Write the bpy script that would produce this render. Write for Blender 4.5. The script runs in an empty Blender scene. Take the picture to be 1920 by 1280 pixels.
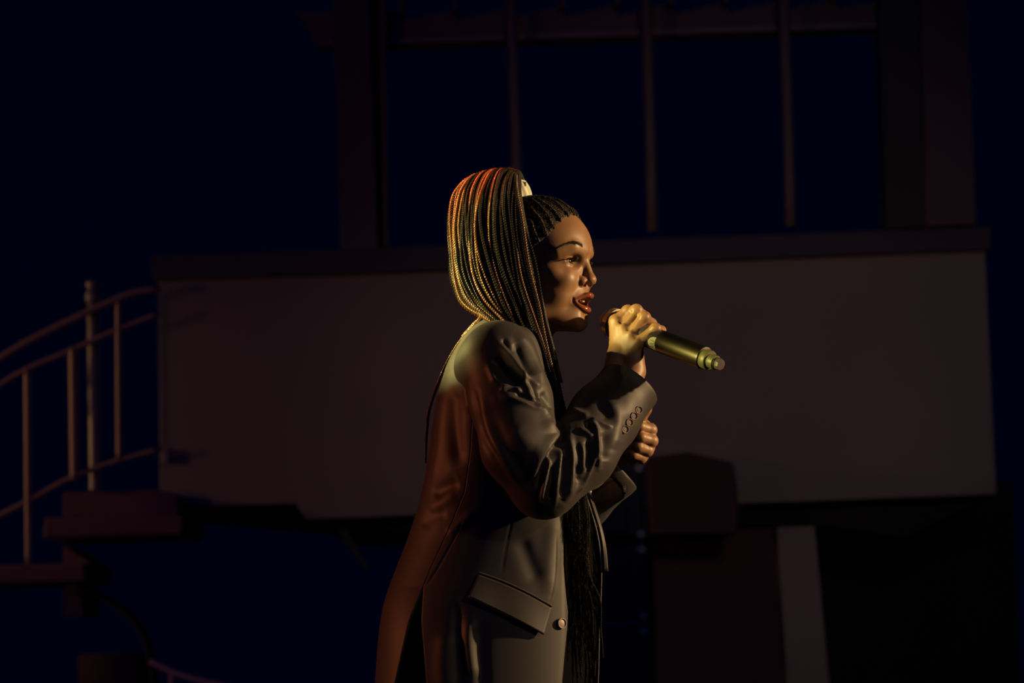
import bpy, bmesh, math, random
import numpy as np
from mathutils import Vector, Matrix
from mathutils.bvhtree import BVHTree
random.seed(7); RNG = np.random.RandomState(7)
S = bpy.context.scene
COL = S.collection
R = math.radians

# ------------------------------------------------------------------ camera
FPX, PITCH, ROLL, DIST = 5000.0, R(6.5), R(1.75), 4.3
CAM = Vector((0.0, -DIST, 1.39 - DIST * math.tan(PITCH)))
_F = Vector((0, math.cos(PITCH), math.sin(PITCH)))
_R0 = Vector((1, 0, 0)); _U0 = Vector((0, -math.sin(PITCH), math.cos(PITCH)))
CR = _R0 * math.cos(ROLL) - _U0 * math.sin(ROLL)
CU = _R0 * math.sin(ROLL) + _U0 * math.cos(ROLL)
cam_d = bpy.data.cameras.new('camera'); cam = bpy.data.objects.new('camera', cam_d); COL.objects.link(cam)
m = Matrix((CR, CU, -_F)).transposed().to_4x4(); m.translation = CAM; cam.matrix_world = m
cam_d.sensor_width = 36.0; cam_d.lens = FPX / 1920 * 36.0
cam_d.dof.use_dof = True; cam_d.dof.focus_distance = 4.24; cam_d.dof.aperture_fstop = 6.3
cam_d.clip_end = 200
S.camera = cam

def at(px, py, Y):
    d = _F + CR * ((px - 960) / FPX) + CU * ((640 - py) / FPX)
    return CAM + d * ((Y - CAM.y) / d.y)
nCAM = np.array(CAM); nF = np.array(_F); nR = np.array(CR); nU = np.array(CU)
def proj(P):
    d = P - nCAM; w = d @ nF
    return np.stack([960 + FPX * (d @ nR) / w, 640 - FPX * (d @ nU) / w], 1)
def A(px, py, Y): return np.array(at(px, py, Y))

# ------------------------------------------------------------------ world, lights, exposure
S.view_settings.view_transform = 'Standard'; S.view_settings.look = 'None'
S.view_settings.exposure = 0.0; S.view_settings.gamma = 1.0; S.view_settings.use_curve_mapping = False
w = bpy.data.worlds.new('night'); S.world = w; w.use_nodes = True
w.node_tree.nodes['Background'].inputs[0].default_value = (0.01, 0.07, 1.0, 1)
w.node_tree.nodes['Background'].inputs[1].default_value = 0.0050

def spot(name, loc, target, color, power, half_deg, blend, radius):
    d = bpy.data.lights.new(name, 'SPOT'); d.color = color; d.energy = power
    d.spot_size = R(2 * half_deg); d.spot_blend = blend; d.shadow_soft_size = radius
    o = bpy.data.objects.new(name, d); COL.objects.link(o); o.location = loc
    o.rotation_euler = (Vector(target) - Vector(loc)).to_track_quat('-Z', 'Y').to_euler()
    return o
SUBJ = Vector((0.05, 0, 1.5))
spot('stage_spot_yellow', (-4.6, -2.5, 2.62), (0.0, 0.05, 1.80), (1.0, 0.84, 0.26), 3500, 4.8, 0.05, 0.02)
spot('stage_spot_yellow_rim', (-4.5, 2.4, 2.9), (-0.10, -0.05, 1.450), (1.0, 0.84, 0.26), 3900, 1.15, 0.2, 0.05)
spot('mic_fill_yellow', (-4.0, -2.35, 2.0), (0.315, -0.165, 1.362), (0.96, 0.86, 0.22), 2200, 0.95, 0.3, 0.05)  # added lamp, brightens only the microphone
spot('stage_spot_red', (-4.8, 0.45, 2.0), (-0.1, 0, 1.15), (1.0, 0.24, 0.08), 270, 14, 0.5, 0.12)
spot('stage_spot_red_top', (-3.6, -0.9, 3.6), (-0.075, -0.01, 1.695), (1.0, 0.05, 0.02), 6500, 1.2, 0.6, 0.08)
spot('stage_spot_key', (4.6, -0.42, 2.4), (0.1, 0, 1.37), (1.0, 0.64, 0.29), 1450, 9, 0.5, 0.06)
spot('stage_spot_front', (4.2, -4.2, 3.3), (0.05, 0, 0.93), (1.0, 0.74, 0.50), 115, 4.6, 0.45, 0.10)
spot('balcony_wash', (1.5, -3.0, 3.2), (1.1, 8, 2.0), (1.0, 0.64, 0.42), 190, 12, 0.9, 0.4)
spot('balcony_wash_red', (-4.5, 0.5, 1.6), (-0.9, 8, 2.2), (1.0, 0.32, 0.26), 42, 22, 0.9, 0.4)
spot('stair_spot', (-7.0, 6.9, 2.6), (-2.1, 7.6, 1.8), (1.0, 0.52, 0.18), 130, 14, 0.9, 0.2)
sd = bpy.data.lights.new('blue_shadow_fill', 'SUN'); sd.color = (0.0, 0.05, 1.0); sd.energy = 0.035; sd.angle = R(20)  # added blue fill from the camera side, lifts the shadows
so = bpy.data.objects.new('blue_shadow_fill', sd); COL.objects.link(so); so.location = (0, -6, 8)
so.rotation_euler = Vector((0.1, 1, -0.25)).to_track_quat('-Z', 'Y').to_euler()

# ------------------------------------------------------------------ materials
def mat(name, color, rough=0.6, metal=0.0, bump=None, spec=0.5, sheen=0.0, sss=0.0, coat=0.0, var=None, trans=0.0):
    M = bpy.data.materials.new(name); M.use_nodes = True; nt = M.node_tree; b = nt.nodes['Principled BSDF']
    b.inputs['Base Color'].default_value = (*color, 1); b.inputs['Roughness'].default_value = rough
    b.inputs['Metallic'].default_value = metal; b.inputs['Specular IOR Level'].default_value = spec
    b.inputs['Sheen Weight'].default_value = sheen; b.inputs['Coat Weight'].default_value = coat
    b.inputs['Subsurface Weight'].default_value = sss; b.inputs['Subsurface Radius'].default_value = (0.9, 0.35, 0.2)
    b.inputs['Subsurface Scale'].default_value = 0.006
    tc = nt.nodes.new('ShaderNodeTexCoord')
    if var:  # (scale, amount): gentle mottling
        n = nt.nodes.new('ShaderNodeTexNoise'); n.inputs['Scale'].default_value = var[0]; n.inputs['Detail'].default_value = 5
        r = nt.nodes.new('ShaderNodeMapRange'); r.inputs['To Min'].default_value = 1 - var[1]; r.inputs['To Max'].default_value = 1 + var[1]
        mx = nt.nodes.new('ShaderNodeMix'); mx.data_type = 'RGBA'; mx.blend_type = 'MULTIPLY'; mx.inputs['Factor'].default_value = 1
        nt.links.new(tc.outputs['Object'], n.inputs['Vector']); nt.links.new(n.outputs['Fac'], r.inputs['Value'])
        mx.inputs[6].default_value = (*color, 1); nt.links.new(r.outputs[0], mx.inputs[7]); nt.links.new(mx.outputs[2], b.inputs['Base Color'])
    if bump:  # (scale, strength, distance)
        n = nt.nodes.new('ShaderNodeTexNoise'); n.inputs['Scale'].default_value = bump[0]; n.inputs['Detail'].default_value = 3
        bp = nt.nodes.new('ShaderNodeBump'); bp.inputs['Strength'].default_value = bump[1]; bp.inputs['Distance'].default_value = bump[2]
        nt.links.new(tc.outputs['Object'], n.inputs['Vector']); nt.links.new(n.outputs['Fac'], bp.inputs['Height']); nt.links.new(bp.outputs[0], b.inputs['Normal'])
    return M
CLOTH = mat('jacket_wool', (0.034, 0.029, 0.032), 0.55, bump=(900, 0.12, 0.0006), spec=0.35, sheen=0.03, var=(14, 0.12))
LINING = mat('dark_lining', (0.012, 0.011, 0.012), 0.6)
TOPM = mat('black_top', (0.0035, 0.003, 0.0035), 0.95, bump=(300, 0.2, 0.001), spec=0.04)
TROUS = mat('trouser_cloth', (0.02, 0.018, 0.018), 0.8)
SHOE = mat('shoe_leather', (0.02, 0.02, 0.02), 0.35)
BUTTON = mat('button_horn', (0.24, 0.19, 0.175), 0.42, spec=0.5, coat=0.1, var=(300, 0.2))
THREAD = mat('button_thread', (0.02, 0.02, 0.02), 0.8)
BRAIDM = mat('braid_hair', (0.13, 0.058, 0.013), 0.33, spec=0.8, bump=(1500, 0.3, 0.0005), var=(60, 0.35))
BRAIDB = mat('braid_hair_black', (0.007, 0.005, 0.004), 0.45, spec=0.15, bump=(1500, 0.3, 0.0005))
BRAIDR = mat('braid_hair_auburn', (0.11, 0.036, 0.010), 0.28, spec=1.0, bump=(1500, 0.3, 0.0005), var=(60, 0.35))
HAIRM = mat('dark_hair', (0.018, 0.011, 0.008), 0.5, spec=0.4, bump=(420, 0.9, 0.003))
LASH = mat('lash_hair', (0.006, 0.004, 0.003), 0.6)
TIEM = mat('hair_tie_cloth', (0.62, 0.66, 0.50), 0.85, bump=(700, 0.2, 0.0008))
WHITE_EYE = mat('eye_white', (0.30, 0.24, 0.20), 0.12, coat=1.0)
IRIS = mat('iris_brown', (0.022, 0.010, 0.005), 0.08, coat=1.0)
TOOTH = mat('tooth_enamel', (0.62, 0.50, 0.36), 0.2, coat=0.5)
TONGUE = mat('tongue_flesh', (0.42, 0.10, 0.05), 0.3)
NAIL = mat('nail', (0.42, 0.24, 0.16), 0.25, coat=0.5)
MIC_BLACK = mat('microphone_lacquer', (0.10, 0.085, 0.065), 0.36, metal=1.0, spec=0.6)
MIC_METAL = mat('microphone_metal', (0.30, 0.28, 0.20), 0.36, metal=0.75)
MIC_RING = mat('microphone_ring', (0.11, 0.10, 0.055), 0.5, metal=0.3)
MIC_CAP = mat('microphone_cap', (0.07, 0.055, 0.06), 0.5, bump=(1200, 0.2, 0.0003))
MIC_DARK = mat('microphone_dark_rubber', (0.008, 0.008, 0.008), 0.6)
GRILLE = mat('grille_wire', (0.55, 0.46, 0.34), 0.3, metal=0.6)
FOAM = mat('grille_foam', (0.012, 0.010, 0.010), 0.95)
STICKER = mat('sticker_paper', (0.50, 0.50, 0.38), 0.6)
INK = mat('sticker_ink', (0.02, 0.03, 0.02), 0.6)
PLASTER = mat('balcony_plaster', (0.30, 0.275, 0.255), 0.9, bump=(60, 0.2, 0.004), var=(1.6, 0.14))
CAPST = mat('painted_coping', (0.082, 0.072, 0.105), 0.8, bump=(40, 0.15, 0.003), var=(3, 0.15))
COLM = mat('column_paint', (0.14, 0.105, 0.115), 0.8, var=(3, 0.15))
TIMBER = mat('pergola_timber', (0.19, 0.145, 0.135), 0.8, bump=(30, 0.3, 0.004), var=(5, 0.2))
POLEM = mat('pole_paint', (0.22, 0.17, 0.16), 0.6, var=(6, 0.12))
RAILM = mat('rail_metal', (0.42, 0.30, 0.22), 0.45, metal=0.2)
PALEM = mat('pale_rail_metal', (0.70, 0.60, 0.45), 0.45, metal=0.1)
NEWEL = mat('newel_metal', (0.34, 0.33, 0.28), 0.4, metal=0.3)
STONE = mat('stair_stone', (0.20, 0.105, 0.14), 0.85, bump=(40, 0.3, 0.004), var=(4, 0.2))
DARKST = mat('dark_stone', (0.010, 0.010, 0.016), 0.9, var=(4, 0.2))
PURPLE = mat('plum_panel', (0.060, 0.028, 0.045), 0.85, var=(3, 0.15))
SPEAK = mat('speaker_paint', (0.035, 0.050, 0.055), 0.6, bump=(300, 0.3, 0.001))
MESHM = mat('speaker_grille', (0.020, 0.028, 0.030), 0.5, bump=(500, 0.6, 0.001))
PIN_GLINT = mat('rigging_glint', (0.75, 0.80, 0.60), 0.35)  # pale and non-metallic: the glint of the pins is put into the colour
FLOORM = mat('stage_board', (0.035, 0.033, 0.035), 0.6, bump=(60, 0.2, 0.003), var=(8, 0.2))
# skin, with the lip tint and the mouth's inside held in a point attribute
SKIN = bpy.data.materials.new('skin'); SKIN.use_nodes = True
def build_skin():
    nt = SKIN.node_tree; b = nt.nodes['Principled BSDF']; L = nt.links
    a = nt.nodes.new('ShaderNodeAttribute'); a.attribute_name = 'tint'
    sep = nt.nodes.new('ShaderNodeSeparateColor'); L.new(a.outputs['Color'], sep.inputs[0])
    n = nt.nodes.new('ShaderNodeTexNoise'); n.inputs['Scale'].default_value = 28; n.inputs['Detail'].default_value = 6
    tc = nt.nodes.new('ShaderNodeTexCoord'); L.new(tc.outputs['Object'], n.inputs['Vector'])
    cr = nt.nodes.new('ShaderNodeValToRGB'); cr.color_ramp.elements[0].position = 0.3; cr.color_ramp.elements[1].position = 0.75
    cr.color_ramp.elements[0].color = (0.225, 0.118, 0.058, 1); cr.color_ramp.elements[1].color = (0.285, 0.155, 0.080, 1)
    L.new(n.outputs['Fac'], cr.inputs[0])
    def mixc(src, col, fac):
        mx = nt.nodes.new('ShaderNodeMix'); mx.data_type = 'RGBA'
        L.new(src, mx.inputs[6]); mx.inputs[7].default_value = (*col, 1); L.new(fac, mx.inputs['Factor']); return mx.outputs[2]
    c = mixc(cr.outputs[0], (0.235, 0.068, 0.036), sep.outputs[0])
    c = mixc(c, (0.22, 0.05, 0.03), sep.outputs[1])
    c = mixc(c, (0.02, 0.012, 0.008), sep.outputs[2])
    L.new(c, b.inputs['Base Color'])
    rr = nt.nodes.new('ShaderNodeMapRange'); b.inputs['Specular IOR Level'].default_value = 0.5; rr.inputs['To Min'].default_value = 0.48; rr.inputs['To Max'].default_value = 0.14
    L.new(sep.outputs[0], rr.inputs['Value']); L.new(rr.outputs[0], b.inputs['Roughness'])
    b.inputs['Subsurface Weight'].default_value = 0.12; b.inputs['Subsurface Radius'].default_value = (1, .35, .2); b.inputs['Subsurface Scale'].default_value = 0.005
    n2 = nt.nodes.new('ShaderNodeTexNoise'); n2.inputs['Scale'].default_value = 700; n2.inputs['Detail'].default_value = 3
    L.new(tc.outputs['Object'], n2.inputs['Vector'])
    bp = nt.nodes.new('ShaderNodeBump'); bp.inputs['Strength'].default_value = 0.16; bp.inputs['Distance'].default_value = 0.0006
    L.new(n2.outputs['Fac'], bp.inputs['Height']); L.new(bp.outputs[0], b.inputs['Normal'])
build_skin()

# ------------------------------------------------------------------ object helpers
def props(o, label=None, cat=None, group=None, kind=None):
    if label: o['label'] = label
    if cat: o['category'] = cat
    if group: o['group'] = group
    if kind: o['kind'] = kind
    return o
def empty(name, loc, label=None, cat=None, group=None, kind=None):
    o = bpy.data.objects.new(name, None); COL.objects.link(o); o.location = loc
    o.empty_display_size = 0.05
    return props(o, label, cat, group, kind)
def settle(o, parent):
    if parent is not None:
        o.parent = parent
        o.matrix_parent_inverse = world_of(parent).inverted()
    return o
def world_of(p):
    return Matrix.Translation(p.location) if p.parent is None else Matrix.Identity(4)
def link_mesh(name, V, Fc, material, parent=None, smooth=True, mats=None):
    me = bpy.data.meshes.new(name); V = np.asarray(V, float)
    if isinstance(Fc, np.ndarray):
        n = len(Fc); me.vertices.add(len(V)); me.vertices.foreach_set('co', V.astype(np.float32).ravel())
        me.loops.add(n * Fc.shape[1]); me.loops.foreach_set('vertex_index', Fc.astype(np.int32).ravel())
        me.polygons.add(n); me.polygons.foreach_set('loop_start', np.arange(n, dtype=np.int32) * Fc.shape[1]); me.update(calc_edges=True)
    else:
        me.from_pydata(V.tolist(), [], [[int(i) for i in f] for f in Fc]); me.update()
    for mm in (mats or [material]): me.materials.append(mm)
    if smooth: me.polygons.foreach_set('use_smooth', np.ones(len(me.polygons), dtype=bool))
    o = bpy.data.objects.new(name, me); COL.objects.link(o)
    return settle(o, parent)
def bm_obj(name, bm, material, parent=None, smooth=False):
    bmesh.ops.recalc_face_normals(bm, faces=bm.faces[:])
    me = bpy.data.meshes.new(name); bm.to_mesh(me); bm.free(); me.materials.append(material)
    if smooth: me.polygons.foreach_set('use_smooth', np.ones(len(me.polygons), dtype=bool))
    o = bpy.data.objects.new(name, me); COL.objects.link(o)
    return settle(o, parent)
def bevel(o, wdt, seg=2):
    md = o.modifiers.new('bevel', 'BEVEL'); md.width = wdt; md.segments = seg; md.limit_method = 'ANGLE'; return o
def prism(name, pts, dy, material, parent=None, bev=0.006):
    """front polygon pts (world vectors, any depth) pushed back by dy along Y"""
    bm = bmesh.new(); n = len(pts)
    a = [bm.verts.new(p) for p in pts]; b = [bm.verts.new(Vector(p) + Vector((0, dy, 0))) for p in pts]
    bm.faces.new(a); bm.faces.new(b[::-1])
    for i in range(n): bm.faces.new((a[i], a[(i + 1) % n], b[(i + 1) % n], b[i]))
    o = bm_obj(name, bm, material, parent)
    return bevel(o, bev) if bev else o
def pix_prism(name, pix, Y, dy, material, parent=None, bev=0.006):
    return prism(name, [at(x, y, Y) for x, y in pix], dy, material, parent, bev)
def frames(P):
    P = np.asarray(P, float); T = np.gradient(P, axis=0); T /= np.linalg.norm(T, axis=1)[:, None] + 1e-12
    n = np.zeros_like(P); up = np.array([0, -1.0, 0.01]) if abs(T[0, 1]) < 0.9 else np.array([0, 0, 1.0])
    v = up - T[0] * (up @ T[0]); v /= np.linalg.norm(v); n[0] = v
    for i in range(1, len(P)):
        v = n[i - 1] - T[i] * (n[i - 1] @ T[i]); v /= np.linalg.norm(v) + 1e-12; n[i] = v
    return T, n, np.cross(T, n)
def tube_vf(P, rad, k=8, caps=True, off=0):
    P = np.asarray(P, float); rad = np.broadcast_to(rad, (len(P),)); T, n, b = frames(P)
    a = np.arange(k) * 2 * np.pi / k
    V = (P[:, None] + rad[:, None, None] * (np.cos(a)[None, :, None] * n[:, None] + np.sin(a)[None, :, None] * b[:, None])).reshape(-1, 3)
    i = np.arange(len(P) - 1)[:, None]; j = np.arange(k)[None]; j2 = (j + 1) % k
    Fc = np.stack([i * k + j, i * k + j2, (i + 1) * k + j2, (i + 1) * k + j], -1).reshape(-1, 4).tolist()
    if caps: Fc.append(list(range(k))[::-1]); Fc.append([(len(P) - 1) * k + q for q in range(k)])
    if off: Fc = [[q + off for q in f] for f in Fc]
    return V, Fc
def tube(name, P, rad, material, parent=None, k=10):
    V, Fc = tube_vf(P, rad, k); return link_mesh(name, V, Fc, material, parent)
def lathe(name, prof, origin, axis, material, parent=None, k=40, ref=(0, -1, 0)):
    """prof: (t along axis, radius)"""
    ax = np.array(axis, float); ax /= np.linalg.norm(ax); u = np.array(ref, float); u -= ax * (u @ ax); u /= np.linalg.norm(u); v = np.cross(ax, u)
    o = np.array(origin, float); V = []; Fc = []
    for t, r in prof:
        for q in range(k):
            a = 2 * math.pi * q / k; V.append(o + ax * t + (u * math.cos(a) + v * math.sin(a)) * max(r, 1e-5))
    for i in range(len(prof) - 1):
        for q in range(k): Fc.append((i * k + q, i * k + (q + 1) % k, (i + 1) * k + (q + 1) % k, (i + 1) * k + q))
    Fc.append(tuple(range(k))[::-1]); Fc.append(tuple((len(prof) - 1) * k + q for q in range(k)))
    ob = link_mesh(name, V, Fc, material, parent)
    ob.data.polygons.foreach_set('use_smooth', np.ones(len(ob.data.polygons), dtype=bool))
    try: ob.data.set_sharp_from_angle(angle=R(35))
    except Exception: pass
    return ob
def spline(P, n):
    """Catmull-Rom through control rows of any width"""
    P = np.asarray(P, float); Q = np.vstack([2 * P[0] - P[1], P, 2 * P[-1] - P[-2]])
    u = np.linspace(0, len(P) - 1 - 1e-9, n); i = u.astype(int); f = (u - i)[:, None]
    a, b, c, d = Q[i], Q[i + 1], Q[i + 2], Q[i + 3]
    return 0.5 * (2 * b + (c - a) * f + (2 * a - 5 * b + 4 * c - d) * f ** 2 + (3 * b - a - 3 * c + d) * f ** 3)
def resample(P, n):
    d = np.r_[0, np.cumsum(np.linalg.norm(np.diff(P, axis=0), axis=1))]; t = np.linspace(0, d[-1], n)
    return np.stack([np.interp(t, d, P[:, k]) for k in range(P.shape[1])], 1)

# ------------------------------------------------------------------ signed-distance sculpting
def sph(p, c, r): return np.linalg.norm(p - np.asarray(c), axis=1) - r
def ell(p, c, r):
    q = p - np.asarray(c); r = np.asarray(r, float); k0 = np.linalg.norm(q / r, axis=1); k1 = np.linalg.norm(q / r ** 2, axis=1) + 1e-9
    return k0 * (k0 - 1) / k1
def cap(p, a, b, ra, rb=None):
    if rb is None: rb = ra
    a = np.asarray(a, float); b = np.asarray(b, float); ba = b - a; h = np.clip(((p - a) @ ba) / (ba @ ba + 1e-12), 0, 1)
    return np.linalg.norm(p - a - h[:, None] * ba, axis=1) - (ra + (rb - ra) * h)
def su(a, b, k):
    h = np.clip(0.5 + 0.5 * (b - a) / k, 0, 1); return b * (1 - h) + a * h - k * h * (1 - h)
def ss(a, b, k):  # a minus b
    h = np.clip(0.5 - 0.5 * (a + b) / k, 0, 1); return a * (1 - h) - b * h + k * h * (1 - h)
def nets(f, lo, hi, h):
    lo = np.asarray(lo, float); hi = np.asarray(hi, float); B = 8
    nb = np.ceil((hi - lo) / h / B).astype(int); n = nb * B + 1
    cc = np.stack(np.meshgrid(*[np.arange(k) for k in nb], indexing='ij'), -1).reshape(-1, 3)
    cen = lo + (cc + 0.5) * B * h; fc = f(cen); act = np.abs(fc) < B * h * 0.5 * 1.7321 * 1.35
    F = np.repeat(np.repeat(np.repeat(np.where(fc > 0, 1.0, -1.0).reshape(nb), B, 0), B, 1), B, 2).astype(np.float32)
    F = np.pad(F, ((0, 1), (0, 1), (0, 1)), mode='edge')
    g = np.stack(np.meshgrid(*[np.arange(B + 1)] * 3, indexing='ij'), -1).reshape(-1, 3)
    ac = cc[act]
    for s in range(0, len(ac), 400):
        idx = (ac[s:s + 400, None] * B + g[None]).reshape(-1, 3); v = f(lo + idx * h); F[idx[:, 0], idx[:, 1], idx[:, 2]] = v
    neg = F < 0; cnt = np.zeros(tuple(np.array(F.shape) - 1), np.int8)
    sl = [slice(None, -1), slice(1, None)]
    for i in range(2):
        for j in range(2):
            for k in range(2): cnt += neg[sl[i], sl[j], sl[k]]
    cell = (cnt > 0) & (cnt < 8); ids = -np.ones(cell.shape, np.int64); C = np.argwhere(cell); ids[cell] = np.arange(len(C))
    acc = np.zeros((len(C), 3)); num = np.zeros(len(C))
    corners = [(i, j, k) for i in range(2) for j in range(2) for k in range(2)]
    for a in corners:
        for ax in range(3):
            if a[ax]: continue
            b = list(a); b[ax] = 1
            fa = F[C[:, 0] + a[0], C[:, 1] + a[1], C[:, 2] + a[2]]; fb = F[C[:, 0] + b[0], C[:, 1] + b[1], C[:, 2] + b[2]]
            m_ = (fa < 0) != (fb < 0); t = np.where(m_, fa / np.where(m_, fa - fb, 1), 0)
            p = np.tile(np.array(a, float), (len(C), 1)); p[:, ax] = t; acc += p * m_[:, None]; num += m_
    V = lo + (C + acc / num[:, None]) * h
    Fs = []
    for ax in range(3):
        u_, v_ = (ax + 1) % 3, (ax + 2) % 3
        s0 = [slice(None)] * 3; s1 = [slice(None)] * 3; s0[ax] = slice(None, -1); s1[ax] = slice(1, None)
        E = np.argwhere(neg[tuple(s0)] != neg[tuple(s1)])
        E = E[(E[:, u_] > 0) & (E[:, v_] > 0) & (E[:, u_] < F.shape[u_] - 1) & (E[:, v_] < F.shape[v_] - 1)]
        if not len(E): continue
        inside = neg[E[:, 0], E[:, 1], E[:, 2]]
        def cid(du, dv):
            Q = E.copy(); Q[:, u_] -= du; Q[:, v_] -= dv; return ids[Q[:, 0], Q[:, 1], Q[:, 2]]
        q = np.stack([cid(1, 1), cid(0, 1), cid(0, 0), cid(1, 0)], 1); q[~inside] = q[~inside][:, ::-1]
        Fs.append(q[(q >= 0).all(1)])
    for _ in range(2):
        gr, fv = grad(f, V, h * 0.5); V = V - gr * np.clip(fv, -h, h)[:, None]
    return V, np.vstack(Fs)
def grad(f, V, e):
    g = np.stack([f(V + np.eye(3)[k] * e) - f(V - np.eye(3)[k] * e) for k in range(3)], 1); nn = np.linalg.norm(g, axis=1)[:, None] + 1e-12
    return g / nn, f(V)
def vnormals(V, Fc):
    Fc = np.asarray(Fc); n = np.cross(V[Fc[:, 2]] - V[Fc[:, 0]], V[Fc[:, 3]] - V[Fc[:, 1]]); N = np.zeros_like(V)
    for k in range(4): np.add.at(N, Fc[:, k], n)
    return N / (np.linalg.norm(N, axis=1)[:, None] + 1e-12)
def strokes(V, Fc, L):
    """cloth folds: (pixel polyline, width left, width right, height mm). Measured on the photo, pushed into the surface along its normals"""
    N = vnormals(V, Fc); q = proj(V); wgt = np.clip(-(N @ nF) * 2.2, 0, 1); D = np.zeros(len(V))
    for pts, wl, wr, amp in L:
        if min(wl, wr) > 2: wl, wr, amp = wl * 1.22, wr * 1.22, amp * .82
        P = np.asarray(pts, float); P = resample(spline(P, 24), 24); best = np.full(len(V), 1e9); sg = np.zeros(len(V)); tt = np.zeros(len(V))
        lo, hi = P.min(0) - 3.2 * max(wl, wr), P.max(0) + 3.2 * max(wl, wr)
        I = np.where((q > lo).all(1) & (q < hi).all(1) & (wgt > 0))[0]
        if not len(I): continue
        qi = q[I]; bi = np.full(len(I), 1e9); si = np.zeros(len(I)); ti = np.zeros(len(I))
        for k in range(23):
            a, b = P[k], P[k + 1]; ba = b - a; h = np.clip(((qi - a) @ ba) / (ba @ ba + 1e-9), 0, 1); dv = qi - a - h[:, None] * ba
            d = np.hypot(dv[:, 0], dv[:, 1]); c = ba[0] * dv[:, 1] - ba[1] * dv[:, 0]; m_ = d < bi
            bi[m_] = d[m_]; si[m_] = c[m_]; ti[m_] = (k + h[m_]) / 23
        wd = np.where(si > 0, wl, wr); D[I] += amp * 1e-3 * np.exp(-(bi / wd) ** 2) * np.clip(np.sin(np.pi * np.clip(ti, 0.03, 0.97)) * 1.8, 0, 1)
    return V + N * (D * wgt)[:, None]

# ================================================================== THE PLACE
BY = 8.0
prism_floor = []
bm = bmesh.new(); bmesh.ops.create_cube(bm, size=1, matrix=Matrix.Translation((0, 4.2, -0.1)) @ Matrix.Diagonal((16, 12.4, 0.2, 1)))
props(bm_obj('floor', bm, FLOORM), 'dark stage floor under the singer', kind='structure')
bm = bmesh.new(); bmesh.ops.create_cube(bm, size=1, matrix=Matrix.Translation((0, 2, -1.3)) @ Matrix.Diagonal((60, 60, 0.2, 1)))
props(bm_obj('ground', bm, DARKST), 'dark ground around the stage', kind='structure')

# balcony: parapet wall with coping
props(pix_prism('wall_balcony', [(297, 512), (1847, 462), (1868, 926), (1382, 944), (1215, 950), (800, 964), (575, 974), (556, 944), (345, 950), (300, 940)], BY, 0.16, PLASTER, bev=0.004),
      'pale rendered parapet wall of the balcony', kind='structure')
props(pix_prism('trim_coping', [(283, 478), (700, 464), (1300, 443), (1858, 424), (1860, 468), (1300, 490), (700, 512), (287, 524)], BY - 0.05, 0.26, CAPST, bev=0.008),
      'dark flat coping along the top of the balcony parapet', kind='structure')
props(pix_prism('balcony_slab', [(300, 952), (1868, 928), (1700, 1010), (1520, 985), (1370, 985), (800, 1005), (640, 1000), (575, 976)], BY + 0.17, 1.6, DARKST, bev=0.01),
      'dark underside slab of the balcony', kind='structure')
props(pix_prism('wall_lower', [(1222, 950), (1456, 950), (1484, 1420), (1236, 1420)], BY + 0.25, 0.2, PURPLE),
      'plum coloured wall panel below the balcony', kind='structure')
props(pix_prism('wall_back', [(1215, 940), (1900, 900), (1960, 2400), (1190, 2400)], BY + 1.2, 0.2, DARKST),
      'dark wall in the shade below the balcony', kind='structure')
pr = pix_prism('pillar', [(1457, 988), (1528, 985), (1566, 1400), (1484, 1400)], BY + 0.1, 0.35, PLASTER)
props(pr, 'pale tapering pillar under the right end of the balcony', 'pillar')
props(pix_prism('shadow_box', [(1216, 856), (1290, 847), (1372, 866), (1378, 880), (1386, 944), (1380, 1000), (1222, 1000)], BY - 0.35, 0.35, PURPLE, bev=0.01),  # added box whose shape and dark colour stand in for a wall shadow
      'dark plum peaked box standing in for a shadow on the balcony wall', 'box')

# columns, beam, rafters, thin poles
c = empty('column', at(660, 470, BY + 0.1), 'broad dark column at the left end of the pergola', 'column')
pix_prism('shaft', [(621, -60), (690, -60), (708, 466), (640, 468)], BY - 0.02, 0.2, COLM, c)
pix_prism('edge_strip', [(711, -60), (722, -60), (728, 460), (718, 462)], BY + 0.05, 0.06, TIMBER, c)
pix_prism('recess', [(690, -60), (712, -60), (719, 462), (707, 464)], BY + 0.12, 0.06, DARKST, c)
c = empty('column', at(1740, 425, BY + 0.1), 'broad two faced corner column at the right end of the pergola', 'column')
pix_prism('shaft', [(1724, -60), (1813, -60), (1831, 420), (1738, 424)], BY - 0.02, 0.3, COLM, c)
pix_prism('side_panel', [(1646, -60), (1724, -60), (1738, 424), (1663, 428)], BY + 0.05, 0.2, mat('column_side_shade', (0.055, 0.062, 0.070), 0.85), c)  # darker than the shaft: shade of this face is put into the colour
bt = empty('pergola_beam', at(1150, 60, BY + 0.25), 'long timber beam with a cut corbel end above the balcony', 'beam')
RX = (752, 853, 954, 1055, 1157, 1259, 1361, 1463, 1566, 1662)
saw = [(556, 22), (700, 20), (736, 20)]     # the top is cut in sloping notches, one between each pair of rafters
for a_, b_ in zip(RX[:-1], RX[1:]): yb_ = 41 - (a_ - 700) * .028; saw += [(a_ - 5, yb_ - 19), (a_ + 6, yb_)]
saw += [(1660, 0)]
pix_prism('beam_side', saw + [(1660, 40), (700, 72), (590, 74)], BY + 0.2, 0.12, TIMBER, bt, bev=0)
pix_prism('lower_lip', [(590, 74), (700, 72), (1660, 40), (1660, 51), (700, 83), (597, 84)], BY + 0.18, 0.16, PLASTER, bt, bev=0.003)
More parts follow.
